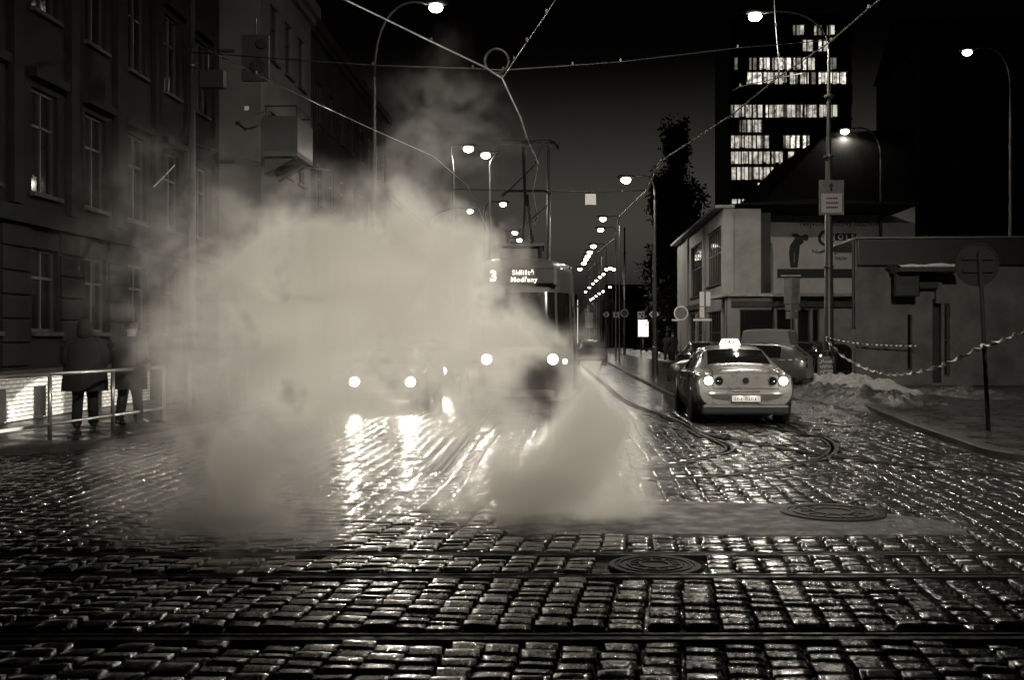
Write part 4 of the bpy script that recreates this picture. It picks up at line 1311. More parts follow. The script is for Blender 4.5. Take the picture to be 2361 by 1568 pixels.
street_lamp(1120, 355, 47, 1130, 'lower lamp of the pair left of the pantograph on a visible post', PW * .6, .5)
street_lamp(1084, 485, 72, 985, 'lamp just above the steam crest left of the tram', PW * .6, 1.2, far=True)
street_lamp(1160, 469, 66, 1118, 'lamp left of the second pantograph', PW * .6, 1.2, far=True)
for i, (x, y) in enumerate(((1187, 535), (1198, 552), (1205, 568))):
    street_lamp(x, y, 8.4 * FPX / (HY - y), x - 20, ORD[i] + ' from the top of three small far lamps over the tram roof', 0, 1.2, far=True, size=1.1)
def far_row(pts, label, h, sz, lit=(), pw=0):
    for i, (x, y) in enumerate(pts):
        Y = (h - CAM_H) * FPX / (HY - y)
        street_lamp(x, y, Y, x + max(3, 1.1 * FPX / Y), label % ORD[i], pw if i in lit else 0, .35, .05, .03, far=True, size=sz)
far_row([(1390, 503), (1385, 528)], '%s from the top of two far lamps above the tram roof corner', 9.5, 1.05, (0,), PW * 1.5)
far_row([(1368, 566), (1360, 580), (1355, 589), (1351, 597), (1346, 606), (1337, 619)], '%s from the top in the steep row of far lamps touching the tram roof', 9.5, 1.15, (1,), PW * 1.5)
far_row([(1415, 620), (1407, 617), (1398, 620), (1391, 631), (1383, 638), (1375, 646), (1367, 653), (1359, 662), (1350, 672)], '%s from the right in the middle row of far lamps beside the tram', 9.5, 1.0, (0,), PW * 1.5)
far_row([(1406, 661), (1390, 671), (1382, 676), (1375, 682), (1368, 687), (1362, 690)], '%s from the right in the lowest row of far lamps beside the tram', 9.5, 1.1)
def mast(x, Y, top, label, r=.07):
    b0 = Vector((P(x, 777, Y).x, Y, 0)); t0 = P(x, top, Y)
    root = thing('mast', b0, label, 'mast', 'trolley wire masts')
    mb = MB(); mb.tube([b0, b0 + Vector((0, 0, 1)), Vector((t0.x, Y, t0.z))], [r * 1.5, r * 1.2, r * .8], 10); mb.build('shaft', m_pole, root, True, world=True)
    mb = MB(); mb.lathe([(r * 1.1, 0), (r * 1.2, .06), (.01, .16)], (t0.x, Y, t0.z), 10); mb.build('cap', m_pole, root, True, world=True)
    mb = MB(); mb.lathe([(r * 1.0, 0), (r * 1.7, .02), (r * 1.7, .1), (r * 1.0, .12)], (t0.x, Y, t0.z * .8), 10); mb.build('clamp', m_dark, root, True, world=True)
mast(443, 23, -40, 'tall slim mast on the left pavement in front of the old house')
mast(1265, 39, 338, 'slim mast standing behind the tram roof')
mast(1440, 98, 528, 'distant mast between the tram and the poplar', .09)
mast(1508, 52, 436, 'mast in front of the poplar carrying the span wire')
mast(374, 19.6, 806, 'short steel post at the end of the railing', .045)

# ================================================================== OVERHEAD WIRES
def wire_px(pts, z=5.96, r=.009, label='', name='contact_wire', m=None, group='overhead tram wires', grow=False):
    V = []
    for q in pts:
        if len(q) == 2: V.append(P(q[0], q[1], (z - CAM_H) * FPX / (HY - q[1])))
        else: V.append(P(*q))
    root = thing(name, V[0], label, 'wire', group)
    MB().tube(V, [max(r, min(.03, .00075 * v.y)) if grow else r for v in V], 6).build('strand', m or m_wire, root, True, world=True)
    for v in V[1:-1]:
        MB().box(v + Vector((0, 0, .025)), (.03, .06, .05)).build('clamp', m_black, root, world=True)
    return root
wire_px([(700, -50), (800, 0), (995, 95), (1120, 155), (1158, 180), (1200, 270), (1215, 318), (1240, 375), (1228, 440), (1238, 500), (1218, 550), (1235, 573), (1228, 600)], r=.008, grow=True, label='zigzag contact wire above the tram')
wire_px([(2090, -50), (2000, 20), (1915, 95), (1790, 180), (1690, 262), (1522, 372), (1490, 440), (1428, 500), (1418, 550), (1380, 580), (1376, 605), (1358, 622), (1350, 645)], r=.008, grow=True, label='zigzag contact wire of the right track leading past the tower')
wire_px([(443, 96, 23), (590, 170), (745, 245), (860, 298), (1000, 360), (1080, 430), (1130, 540, 47)], r=.006, label='contact wire slanting down in front of the balcony')
wire_px([(1158, 180), (1186, 138), (1215, 95), (1260, 30), (1310, -50)], label='short wire rising right from the wire crossing above the tram')
wire_px([(1690, 207), (1706, 200), (1722, 195), (1790, 180), (1850, 168)], z=6.0, label='bent bright wire end in front of the tower windows')
wire_px([(1784, -10, 17.3), (1788, 60, 17.3), (1794, 130, 17.3), (1797, 178, 17.3)], label='bright drop wire hanging beside the big lamp')
m_span = mat('dark_span_wire', .05, .5, metal=.5)
wire_px([(443, 120, 23), (860, 150, 17.2), (1090, 157, 17.4), (1160, 161, 17.5), (1320, 150, 17.8), (1430, 142, 18), (1700, 110, 19), (1908, 92, 33)], r=.012, label='dark span wire across the sky above the tram', name='span_wire', m=m_span)
wire_px([(1045, 436, 33), (1265, 440, 34), (1361, 443, 34), (1508, 438, 52)], r=.02, label='dark span wire carrying the square sign', name='span_wire', m=m_span)
wire_px([(1250, 330, 25), (1233, 380, 25.6), (1160, 452, 27)], r=.016, label='dark pull-off wire slanting left of the contact wire', name='span_wire', m=m_span)
wire_px([(1265, 470, 35), (1220, 510, 36), (1160, 560, 38)], r=.018, label='lower dark pull-off wire above the tram roof', name='span_wire', m=m_span)
wire_px([(445, 330, 23), (600, 376, 31), (760, 392, 40)], r=.018, label='dark cable crossing below the balcony', name='span_wire', m=m_span)
wire_px([(355, 430, 20), (380, 405, 20.5), (403, 380, 21)], r=.012, label='short bright wire in the steam left of the slim mast', name='span_wire')
t = thing('wire_ring', P(1145, 140, 17.3), 'dark coiled cable ring hung above the tram wire crossing', 'cable ring')
mb = MB(); rr_ = .2
mb.tube([Vector((rr_ * math.cos(a), .02 * math.sin(3 * a), rr_ * math.sin(a))) for a in [2 * math.pi * i / 28 for i in range(29)]], .022, 6, caps=False); mb.build('coil', m_span, t, True)
mb = MB(); mb.tube([(.03, 0, -.2), (.1, 0, -.29)], .012, 6); mb.build('tie', m_span, t)

# ================================================================== SIGNS
m_signw = mat('sign_white', .6, .5)
m_signg = mat('sign_grey', .12, .5, var=(4, .4))
def sign_post(x, Y, ztop, root, r=.03):
    mb = MB(); b0 = Vector((P(x, 777, Y).x, Y + .04, 0)); mb.tube([b0, b0 + Vector((0, 0, ztop))], r, 8); mb.build('post', m_galv, root, True, world=True)
def new_sign(x, Y, label):
    return thing('road_sign', (P(x, 777, Y).x, Y, 0), label, 'road sign', 'road signs down the right side')
def round_sign(x, y, Y, r, label, face=m_signg, rim=m_signw):
    t = new_sign(x, Y, label); c = P(x, y, Y)
    sign_post(x, Y, c.z + r * .6, t)
    mb = MB(); mb.lathe([(r, 0), (r, -.02), (r * .82, -.021)], c, 28, 'Y'); mb.build('rim', rim, t, True, world=True, sharp=30)
    mb = MB(); mb.lathe([(r * .83, -.004), (r * .83, -.028), (.003, -.028)], c, 28, 'Y'); mb.build('face', face, t, True, world=True, sharp=30)
    return t, c
def diamond_sign(x, y, Y, r, label):
    t = new_sign(x, Y, label); c = P(x, y, Y); sign_post(x, Y, c.z + r * .6, t)
    for (k, m, n) in ((1.0, m_signw, 0.0), (.68, m_signg, -.012)):
        mb = MB(); mb.prism([c + Vector((k * r * a, n - .01, k * r * b_)) for a, b_ in ((1, 0), (0, 1), (-1, 0), (0, -1))], (0, .012, 0)); mb.build('rim' if k == 1 else 'face', m, t, world=True)
def plate(t, x0, x1, y0, y1, Y, m, name='plate', n=0.0, th=.02):
    a, c = P(x0, y1, Y), P(x1, y0, Y)
    mb = MB(); mb.bbox(a.x, c.x, Y - n - th, Y - n, a.z, c.z); return mb.build(name, m, t, world=True)
t, c = round_sign(1570, 722, 52, .36, 'round sign with pale rim in front of the two-storey building')
plate(t, 1549, 1566, 736, 740, 52, m_signw, 'supplementary_plate')
diamond_sign(1508, 725, 70, .36, 'diamond priority sign before the dark poplar')
round_sign(1440, 722, 88, .34, 'round sign seen as a thin ring far down the street', m_black)
t = new_sign(1420, 92, 'small white rectangular sign far down the street'); sign_post(1420, 92, 3.4, t); plate(t, 1414, 1427, 720, 732, 92, m_signw); plate(t, 1417, 1424, 723, 729, 92, m_signg, 'face', .021, .01)
diamond_sign(1398, 725, 110, .36, 'smallest diamond sign nearest the tram')
t = new_sign(1478, 85, 'square patterned sign above the lit panel'); sign_post(1478, 85, 3.6, t); plate(t, 1470, 1486, 718, 735, 85, m_signw)
mb = MB(); 
for (x0, x1, y0, y1) in ((1473, 1478, 722, 726), (1478, 1483, 727, 732), (1480, 1484, 721, 725)):
    a, c_ = P(x0, y1, 85), P(x1, y0, 85); mb.bbox(a.x, c_.x, 84.96, 84.975, a.z, c_.z)
mb.build('symbol', m_print, t, world=True)
t = thing('advertising_panel', (P(1483, 777, 105).x, 105, 0), 'bright backlit advertising panel far down the pavement', 'billboard')
plate(t, 1471, 1494, 738, 776, 105, m_panel, 'lit_face', .2); plate(t, 1469, 1496, 736, 778, 105, m_dark, 'case', .0, .18); sign_post(1483, 105, 1.65, t, .12)
t = new_sign(1624.6, 47, 'pair of narrow white plates on a dark post beside the two-storey building'); sign_post(1624.6, 47, P(0, 668, 47).z, t, .05)
for (x0, x1, y0, y1) in ((1612.5, 1623, 673, 706), (1627, 1637, 673, 706), (1612.5, 1623, 708, 733), (1598, 1640, 735, 740)): plate(t, x0, x1, y0, y1, 47, m_signw, 'plate', .06)
t = new_sign(1825.5, 41, 'tall grey sign board on a thin post before the shop window'); sign_post(1825.5, 41, P(0, 642, 41).z, t, .035)
for i, (y0, y1) in enumerate(((642, 700), (703, 716), (718, 735))): plate(t, 1807 + i * 2, 1844 - i * 3, y0, y1, 41, m_signg, 'plate', .05)
# plates on the big mast
t = thing('mast_plate', P(1912, 497, 33) + Vector((0, -.2, 0)), 'grey plate with arrow and a lettered panel fixed to the thick mast', 'sign')
plate(t, 1884, 1941, 417, 497, 33, m_signg, 'back_plate', .19)
plate(t, 1889, 1936, 448, 492, 33, mat('lettered_panel', .36, .5), 'lettered_panel', .215)
mb = MB(); rng = random.Random(4)
for yy in (459, 470, 480):
    x = 1900
    while x < 1926:
        w = rng.uniform(2, 4.5); a, c_ = P(x, yy + 2.2, 33), P(x + w, yy - 2.2, 33); mb.bbox(a.x, c_.x, 33 - .243, 33 - .236, a.z, c_.z); x += w + 1.0
mb.build('lettering', m_print, t, world=True)
mb = MB(); mb.prism([P(x, y, 33) + Vector((0, -.22, 0)) for x, y in ((1912, 423), (1919, 432), (1914.5, 432), (1914.5, 443), (1909.5, 443), (1909.5, 432), (1905, 432))], (0, .008, 0)); mb.build('arrow', m_render_c, t, world=True)
# poster wrapped on the mast foot
t = thing('poster_box', P(1906, 888, 32.7), 'pasted poster board with scrawled lettering at the foot of the mast', 'poster')
mb = MB(); a, c_ = P(1888, 888, 32.6), P(1924, 822, 32.6); mb.bbox(a.x, c_.x, 32.62, 32.75, a.z, c_.z); mb.build('board', m_signg, t, world=True)
mb = MB(); a, c_ = P(1890, 886, 32.6), P(1922, 876, 32.6); mb.bbox(a.x, c_.x, 32.6, 32.616, a.z, c_.z); mb.build('pale_strip', m_signw, t, world=True)
mb = MB(); rng = random.Random(6)
for row in range(4):
    yb = 834 + row * 11
    pts = [P(1891 + i * 1.6, yb + rng.uniform(-4.5, 4.5), 32.6) for i in range(19)]
    mb.tube(pts, .014, 5)
mb.build('scrawl', m_signw, t, world=True)
# square white board on the span wire
t = thing('hanging_board', P(1361, 445, 34), 'plain square white board hung from the span wire', 'sign')
plate(t, 1349, 1374, 447, 472, 34, mat('white_board', .85, .4), 'board')
for xx in (1352, 1371):
    mb = MB(); mb.tube([P(xx, 442, 34), P(xx, 448, 34)], .012, 5); mb.build('hanger', m_dark, t, world=True)
m_signback = mat('dark_sign_back', 0.01, 0.85, spec=0.1)  # very dark matt colour for the sign back and its post
# back of the round sign near the right edge
t = thing('road_sign', (P(2268, 777, 16.8).x, 16.8, 0), 'dark round road sign seen from behind on a leaning post at the right', 'road sign')
c = P(2256, 610, 16.8)
mb = MB(); mb.tube([Vector((P(2280, 777, 16.8).x, 16.8, 0)), Vector((P(2270, 777, 16.8).x, 16.8, 1.4)), c + Vector((.02, .0, .2))], .034, 10); mb.build('post', m_signback, t, True, world=True)
mb = MB(); mb.lathe([(.35, .06), (.352, .035), (.33, .035), (.325, .05), (.004, .05)], c, 36, 'Y'); mb.build('disc', m_signback, t, True, world=True, sharp=30)
mb = MB(); mb.box(c + Vector((0, .028, .1)), (.5, .02, .04)); mb.box(c + Vector((0, .028, -.1)), (.5, .02, .04)); mb.build('stiffeners', m_signback, t, world=True)
# hanging signal heads on the left
t = thing('traffic_signal', P(592, 190, 24), 'dark hanging traffic signal with two round discs above the balcony', 'traffic light')
plate(t, 560, 622, 82, 188, 24, m_black, 'backing_board', .0, .12)
for (x, y, r_) in ((598, 154, .15), (606, 104, .11)):
    mb = MB(); mb.lathe([(r_ * 1.1, 0), (r_ * 1.1, -.05), (r_, -.06), (.004, -.06)], P(x, y, 24) + Vector((0, -.125, 0)), 24, 'Y'); mb.build('signal_disc', m_render_a, t, True, world=True, sharp=30)
mb = MB(); mb.tube([P(590, 82, 24), P(590, 40, 24)], .02, 6); mb.build('hanger', m_dark, t, world=True)
t = thing('hanging_box', P(494, 207, 24), 'black hanging box sign between slim mast and signal', 'sign')
plate(t, 468, 522, 166, 206, 24, m_black, 'case', 0, .25)
mb = MB(); mb.tube([P(480, 166, 23.9), P(480, 120, 23.9)], .012, 5); mb.tube([P(510, 166, 23.9), P(510, 120, 23.9)], .012, 5); mb.build('hangers', m_dark, t, world=True)
t = thing('wall_bracket', P(600, 262, 29.6), 'pale bracket arm with small square fitting beside the balcony', 'bracket')
plate(t, 564, 574, 244, 254, 29.6, mat('pale_fitting', .8, .4), 'fitting')
mb = MB(); mb.tube([P(574, 252, 29.6), P(586, 263, 29.6), P(612, 257, 29.6)], .03, 6); mb.build('arm', m_galv, t, world=True)

# ================================================================== RAILING, POSTS, TAPE
m_rail = mat('railing_steel', .45, .3, metal=.8)
ra, rb_ = P(-140, 878.5, 13.0), P(378, 847, 18.9)
ra.z = rb_.z = 1.10
t = thing('railing', (P(218, 777, 17.0).x, 17.0, .13), 'steel pedestrian railing with two rails at the left edge', 'railing')
def rp_(s, z): return Vector((ra.x + (rb_.x - ra.x) * s, ra.y + (rb_.y - ra.y) * s, z))
mb = MB(); mb.tube([rp_(0, 1.10), rp_(1, 1.10)], .03, 10); mb.build('top_rail', m_rail, t, True, world=True)
mb = MB(); mb.tube([rp_(0, .36), rp_(1, .36)], .025, 10); mb.build('bottom_rail', m_rail, t, True, world=True)
for s in (.1, .4, .7, 1.0):
    mb = MB(); mb.tube([rp_(s, .1), rp_(s, 1.1)], .032, 10); mb.build('post', m_rail, t, True, world=True)
for i, (x, yy, Y) in enumerate(((437, 800, 21), (526, 790, 24), (568, 780, 26), (625, 785, 29), (683, 790, 32), (758, 800, 37))):
    b0 = Vector((P(x, 777, Y).x, Y, .13))
    t = thing('steel_bollard', b0, ORD[i] + ' bollard from the left in the steel row along the left kerb', 'bollard', 'bollards along the left kerb')
    mb = MB(); mb.tube([b0, b0 + Vector((0, 0, 1.0))], .04, 10); mb.build('tube', m_rail, t, True, world=True)
    mb = MB(); mb.lathe([(.042, 0), (.045, .02), (.03, .05), (.003, .06)], b0 + Vector((0, 0, 1.0)), 10); mb.build('cap', m_rail, t, True, world=True)
def tape_mat():
    m = bpy.data.materials.new('striped_tape'); m.use_nodes = True
    n, l = m.node_tree.nodes, m.node_tree.links; b_ = n["Principled BSDF"]; b_.inputs["Roughness"].default_value = .3
    tc = n.new("ShaderNodeTexCoord"); w = n.new("ShaderNodeTexWave"); w.inputs["Scale"].default_value = 2.2
    r = n.new("ShaderNodeValToRGB"); r.color_ramp.interpolation = 'CONSTANT'
    r.color_ramp.elements[0].color = (.06, .055, .05, 1); r.color_ramp.elements[1].color = (.75, .73, .7, 1); r.color_ramp.elements[1].position = .5
    l.new(tc.outputs['Object'], w.inputs['Vector']); l.new(w.outputs[0], r.inputs[0]); l.new(r.outputs[0], b_.inputs["Base Color"])
    return m
m_tape = tape_mat()
def tape(pts, label, turns, w=.045):
    V = smooth_pts([P(*q) for q in pts], 14)
    t = thing('barrier_tape', V[0], label, 'barrier tape')
    rows = []
    for i, v in enumerate(V):
        d = (V[min(i + 1, len(V) - 1)] - V[max(i - 1, 0)]).normalized()
        a = turns * 2 * math.pi * i / len(V)
        u = d.cross(Vector((0, 0, 1))).normalized(); k = u.cross(d)
        o = (k * math.cos(a) + u * math.sin(a)) * w
        rows.append([v - o, v, v + o])
    mb = MB(); mb.grid(rows); ob = mb.build('ribbon', m_tape, t, False, world=True)
    md = ob.modifiers.new('thick', 'SOLIDIFY'); md.thickness = .004
    kn = MB(); kn.lathe([(.02, -.05), (.06, -.02), (.06, .02), (.02, .05)], V[0], 8); kn.build('knot', m_tape, t, True, world=True)
tape([(1908, 785, 32.7), (1945, 822, 31), (2000, 851, 27.5), (2050, 863, 24.5), (2100, 860, 22), (2170, 842, 19.4), (2264, 800, 16.76)], 'twisted striped barrier tape sagging from the mast to the leaning sign', 9)
tape([(1908, 778, 32.7), (1940, 786, 32.7), (2000, 794, 32.6), (2060, 797, 32.5), (2112, 798, 32.4)], 'thin striped tape running from the mast to the kiosk door', 5, .03)
tape([(2268, 798, 16.76), (2310, 784, 16), (2361, 766, 15.2), (2420, 745, 14.5)], 'dim tape rising from the leaning sign to the right edge', 3)

# ================================================================== SNOW
def mound(name, c0, c1, w, h, m, label, seed, nl=80, nw=26, z0=0.0, lump=.4):
    c0, c1 = Vector(c0), Vector(c1); d = (c1 - c0); L = d.length; d.normalize(); s = Vector((d.y, -d.x, 0))
    rows = []
    for i in range(nl + 1):
        u = i / nl; row = []
        for j in range(nw + 1):
            v = j / nw * 2 - 1
            env = max(0, 1 - v * v) * max(0, 1 - (2 * u - 1) ** 4)
            q = c0 + d * (L * u) + s * (v * w)
            nz = mnoise.fractal(Vector((q.x * 1.9 + seed, q.y * 1.9, 0)), .75, 2.1, 6)
            wob = mnoise.noise(Vector((q.x * 1.1, q.y * 1.1, seed))) * .3
            z = h * (env ** .7) * (1 + lump * nz) - .03
            row.append(q + s * wob * w * .4 * (1 - abs(v)) + Vector((0, 0, z0 + max(-.03, z))))
        rows.append(row)
    mb = MB(); mb.grid(rows)
    return tag(mb.build(name, m, None, True), label, 'snow')
mound('snow_pile', (P(1870, 777, 34).x, 34.5, 0), (P(2060, 777, 27).x, 27.0, 0), 1.25, .5, m_snow, 'pale heap of shovelled snow round the foot of the mast', 1)
mound('slush_bank', G(1845, 900), G(2150, 955), 1.35, .28, m_slush, 'dirty lumpy slush bank along the kerb right of the taxi', 7, lump=.9, nl=70, nw=26)
mound('slush_bank', G(1930, 985), G(1850, 925), .8, .10, m_slush, 'low trampled slush beside the taxi', 17, lump=.9)
mound('snow_pile', (P(2140, 777, 29.5).x, 29.8, 0), (P(2330, 777, 25).x, 25.0, 0), 1.0, .3, m_slush, 'grey snow ridge under the kiosk doorway', 13, z0=.0)
mound('slush_bank', G(1395, 805), G(1620, 838), 1.6, .3, m_slush, 'slush ridge between the far rails and the pavement', 23, lump=1.0, nl=60)
rng = random.Random(21)
SN = ['beside the mast snow heap', 'at the right end of the mast snow heap', 'in front of the mast foot', 'under the kiosk doorway', 'on the slush bank near the kerb', 'by the far rails behind the taxi', 'beside the far rails nearest the tram']
for i, (x, y, r_) in enumerate(((2030, 905, .16), (2048, 902, .2), (1990, 898, .14), (2160, 872, .2), (2100, 930, .12), (1530, 812, .2), (1470, 800, .22))):
    c = G(x, y); bm = bmesh.new(); bmesh.ops.create_icosphere(bm, subdivisions=2, radius=r_)
    for v in bm.verts: v.co *= 1 + .35 * mnoise.noise(v.co * 7 + Vector((x, y, 0)))
    me = bpy.data.meshes.new('snow_chunk'); bm.to_mesh(me); bm.free(); me.materials.append(m_snow)
    o = bpy.data.objects.new('snow_chunk', me); COL.objects.link(o); o.location = (c.x, c.y, r_ * .5 + .1)
    tag(o, 'frozen snow lump ' + SN[i], 'snow lump', 'frozen snow lumps')

# ================================================================== PEOPLE
m_skin = mat('skin', .35, .5)
m_coat = [mat('black_coat', .014, .85, bump=(40, .3, .01)), mat('dark_parka', .03, .8, bump=(40, .3, .01))]
m_trous = mat('dark_trousers', .018, .85)
def person(loc, rz, label, coat, hood=True, lean=0.0, bag=False, stride=.12, bulk=1.0):
    root = thing('person', loc, label, 'person', None, rz)
    # one continuous body grown over a skeleton
    J = dict(pel=(0, 0, .95), sp=(0, .0, 1.15), ch=(0, .01 + lean, 1.38), nk=(0, .02 + lean, 1.5), hb=(0, .03 + lean, 1.58), hm=(0, .045 + lean, 1.66), ht=(0, .03 + lean, 1.755))
    for s, k in ((1, 'r'), (-1, 'l')):
        st = stride * s
        J.update({k + 'sh': (s * .185, .01 + lean, 1.42), k + 'el': (s * .27, -.03 + lean, 1.14), k + 'wr': (s * .22, .16 + lean, .98), k + 'hd': (s * .17, .21 + lean, .95),
                  k + 'hp': (s * .095, 0, .9), k + 'kn': (s * .105, st * .5 + .03, .5), k + 'an': (s * .11, st, .09), k + 'to': (s * .13, st + .17, .04)})
    names = list(J); idx = {n: i for i, n in enumerate(names)}
    E = [('pel', 'sp'), ('sp', 'ch'), ('ch', 'nk'), ('nk', 'hb'), ('hb', 'hm'), ('hm', 'ht')]
    for k in 'rl': E += [('ch', k + 'sh'), (k + 'sh', k + 'el'), (k + 'el', k + 'wr'), (k + 'wr', k + 'hd'), ('pel', k + 'hp'), (k + 'hp', k + 'kn'), (k + 'kn', k + 'an'), (k + 'an', k + 'to')]
    rad = dict(pel=.15, sp=.14, ch=.15, nk=.06, hb=.075, hm=.098, ht=.07, sh=.07, el=.045, wr=.032, hd=.04, hp=.095, kn=.065, an=.045, to=.035)
    me = bpy.data.meshes.new('body'); me.from_pydata([J[n] for n in names], [(idx[a], idx[c_]) for a, c_ in E], [])
    ob = bpy.data.objects.new('body', me); COL.objects.link(ob); ob.parent = root
    me.materials.append(m_skin)
    ob.modifiers.new('skin', 'SKIN')
    for i, n in enumerate(names):
        r_ = rad.get(n, rad.get(n[1:], .06)); sv = me.skin_vertices[0].data[i]
        sv.radius = (r_, r_ * (.8 if n in ('pel', 'sp', 'ch') else 1)); sv.use_root = (n == 'pel')
    sd = ob.modifiers.new('sub', 'SUBSURF'); sd.levels = 1; sd.render_levels = 1
    # face: nose and ears
    fc_ = MB(); hx = J['hm']
    fc_.lathe([(.004, 0), (.014, -.02), (.018, -.04), (.006, -.045)], (0, hx[1] + .105, hx[2] + .02), 8); fc_.build('nose', m_skin, root, True)
    for s in (1, -1):
        ea = MB(); ea.lathe([(.01, -.03), (.02, 0), (.012, .03)], (s * .1, hx[1] - .01, hx[2] - .01), 8); ea.build('ear', m_skin, root, True)
        ey = MB(); ey.lathe([(.004, -.004), (.013, 0), (.004, .004)], (s * .034, hx[1] + .092, hx[2] + .02), 8, 'Y'); ey.build('eye', m_black, root, True)
    mo = MB(); mo.box((0, hx[1] + .092, hx[2] - .055), (.05, .01, .01)); mo.build('mouth', m_trous, root)
    # coat
    C = MB(); rows = []
    for (z, rx, ry, yo) in ((.62, .285, .2, .0), (.75, .28, .2, .0), (.95, .265, .19, .0), (1.12, .24, .175, .0), (1.28, .255, .17, .01 + lean * .7), (1.40, .235, .145, .01 + lean), (1.47, .15, .11, .015 + lean), (1.53, .085, .085, .02 + lean)):
        rows.append([Vector((rx * bulk * math.cos(2 * math.pi * k / 20) * (1 + .03 * math.sin(k * 3 + z * 9)), yo + ry * bulk * math.sin(2 * math.pi * k / 20), z)) for k in range(20)])
    C.grid(rows, close=True)
    for s, k in ((1, 'r'), (-1, 'l')):
        C.tube([tuple(Vector(J[k + 'sh']) + Vector((-s * .11, 0, .03))), tuple(Vector(J[k + 'sh']) + Vector((-s * .03, 0, .01))), tuple(Vector(J[k + 'sh']) + Vector((s * .035 * bulk, 0, -.07))), tuple((Vector(J[k + 'sh']) + Vector(J[k + 'el'])) / 2 + Vector((s * .03, 0, 0))), J[k + 'el'], J[k + 'wr']], [.05, .082 * bulk, .092 * bulk, .09 * bulk, .088 * bulk, .07 * bulk], 14)
    C.build('coat', coat, root, True)
    T = MB()
    for k in 'rl': T.tube([J[k + 'hp'], J[k + 'kn'], tuple(Vector(J[k + 'an']) + Vector((0, 0, -.02)))], [.125, .09, .08], 12)
    T.build('trousers', m_trous, root, True)
    for k in 'rl':
        S_ = MB(); a = Vector(J[k + 'an']); S_.tube([a + Vector((0, -.07, -.03)), a + Vector((0, 0, -.03)), a + Vector((0, .1, -.045)), a + Vector((0, .2, -.055))], [.045, .055, .05, .025], 10); S_.build('shoe', m_black, root, True)
    H = MB()
    if hood:
        H.lathe([(.10, 1.47), (.125, 1.56), (.132, 1.65), (.12, 1.74), (.085, 1.795), (.02, 1.82)], (0, -.005 + lean, 0), 16)
        H.build('hood', coat, root, True)
    else:
        H.lathe([(.102, 1.66), (.112, 1.7), (.1, 1.755), (.06, 1.79), (.01, 1.8)], (0, .03 + lean, 0), 16); H.build('hair', m_black, root, True)
    if bag:
        B = MB(); B.box((.33, .05, .62), (.12, .3, .34)); bg = tag(B.build('shoulder_bag', m_coat[1], None, bevel=.03), 'dark bag carried by the far pedestrian', 'bag')
        bg.location = Vector(loc)
    return root
person((P(196, 777, 17.4).x, 17.4, .131), R(12), 'person in a long dark hooded coat behind the railing', m_coat[0], True, .0, bulk=1.3)
person((P(297, 777, 18.0).x, 18.0, .131), R(-25), 'person in a dark parka without hood right of the hooded one', m_coat[1], False, .03, bulk=1.25)
person((P(1552, 777, 66).x, 66, .131), R(20), 'distant dark pedestrian on the pavement by the two-storey building', m_coat[0], False, .02)
person((P(1539, 777, 68).x, 68, .131), R(-30), 'distant hooded pedestrian left of the other far one', m_coat[0], True, .0)

# ================================================================== POPLAR
m_leaf = mat('poplar_foliage', .03, .7)
m_bark = mat('bark', .05, .8, bump=(20, .6, .02))
def poplar(x, Y, top, halfw, label, seed, n=12000):
    rng = random.Random(seed)
    b0 = Vector((P(x, 777, Y).x, Y, 0)); H = P(x, top, Y).z; W = halfw / FPX * Y
    root = thing('poplar_tree', b0, label, 'tree', 'poplars beside the far pavement')
    tr = MB(); tr.tube([(0, 0, 0), (.1, 0, H * .3), (-.05, .1, H * .6), (0, 0, H * .95)], [.32, .24, .14, .03], 10)
    br = MB()
    crown = MB()
    tips = []
    for i in range(46):
        z = H * rng.uniform(.1, .85); a = rng.uniform(0, 6.28); r_ = W * rng.uniform(.45, .95) * math.sin(math.pi * min(1, (z / H) ** .6) * .93 + .12)
        e = Vector((r_ * math.cos(a), r_ * math.sin(a), min(H * .97, z + H * rng.uniform(.08, .2))))
        tr.tube([(0, 0, z), tuple(Vector((0, 0, z)).lerp(e, .5) + Vector((r_ * .15 * math.cos(a), r_ * .15 * math.sin(a), 0))), tuple(e)], [.06, .04, .012], 5)
        tips.append((Vector((0, 0, z)), e))
    for i in range(n):
        s_, e = rng.choice(tips); q = s_.lerp(e, rng.uniform(.25, 1.15)) + Vector((rng.gauss(0, .3), rng.gauss(0, .3), rng.gauss(0, .5)))
        sz = rng.uniform(.13, .3)
        u = Vector((rng.gauss(0, 1), rng.gauss(0, 1), rng.gauss(0, 1))).normalized(); w = u.orthogonal().normalized()
        crown.add([q - u * sz, q + w * sz * .6, q + u * sz, q - w * sz * .6], [(0, 1, 2, 3)])
    tr.build('trunk', m_bark, root, True)
    crown.build('crown', m_leaf, root, False, fixn=False)
poplar(1562, 88, 288, 64, 'tall dark poplar behind the two-storey building', 2)
poplar(1522, 97, 400, 46, 'lower dark poplar left of the tall one', 5, 8000)
# ================================================================== THE CAR WHOSE BEAMS LIGHT THE BRICK WALL (outside the frame, left)
wcar = make_car('waiting_car', (-5.3, 3.6, 0), 0.235, 'car waiting left of the frame whose headlights light the brick wall', 'car', HATCH, m_carpaint, True)
for sd in (1, -1):
    lamp('SPOT', 'low_beam', (sd * .62, 4.32, .66), 26000, wcar, .02, TINT, 7, .12, Vector((.0, 1, -.033)))

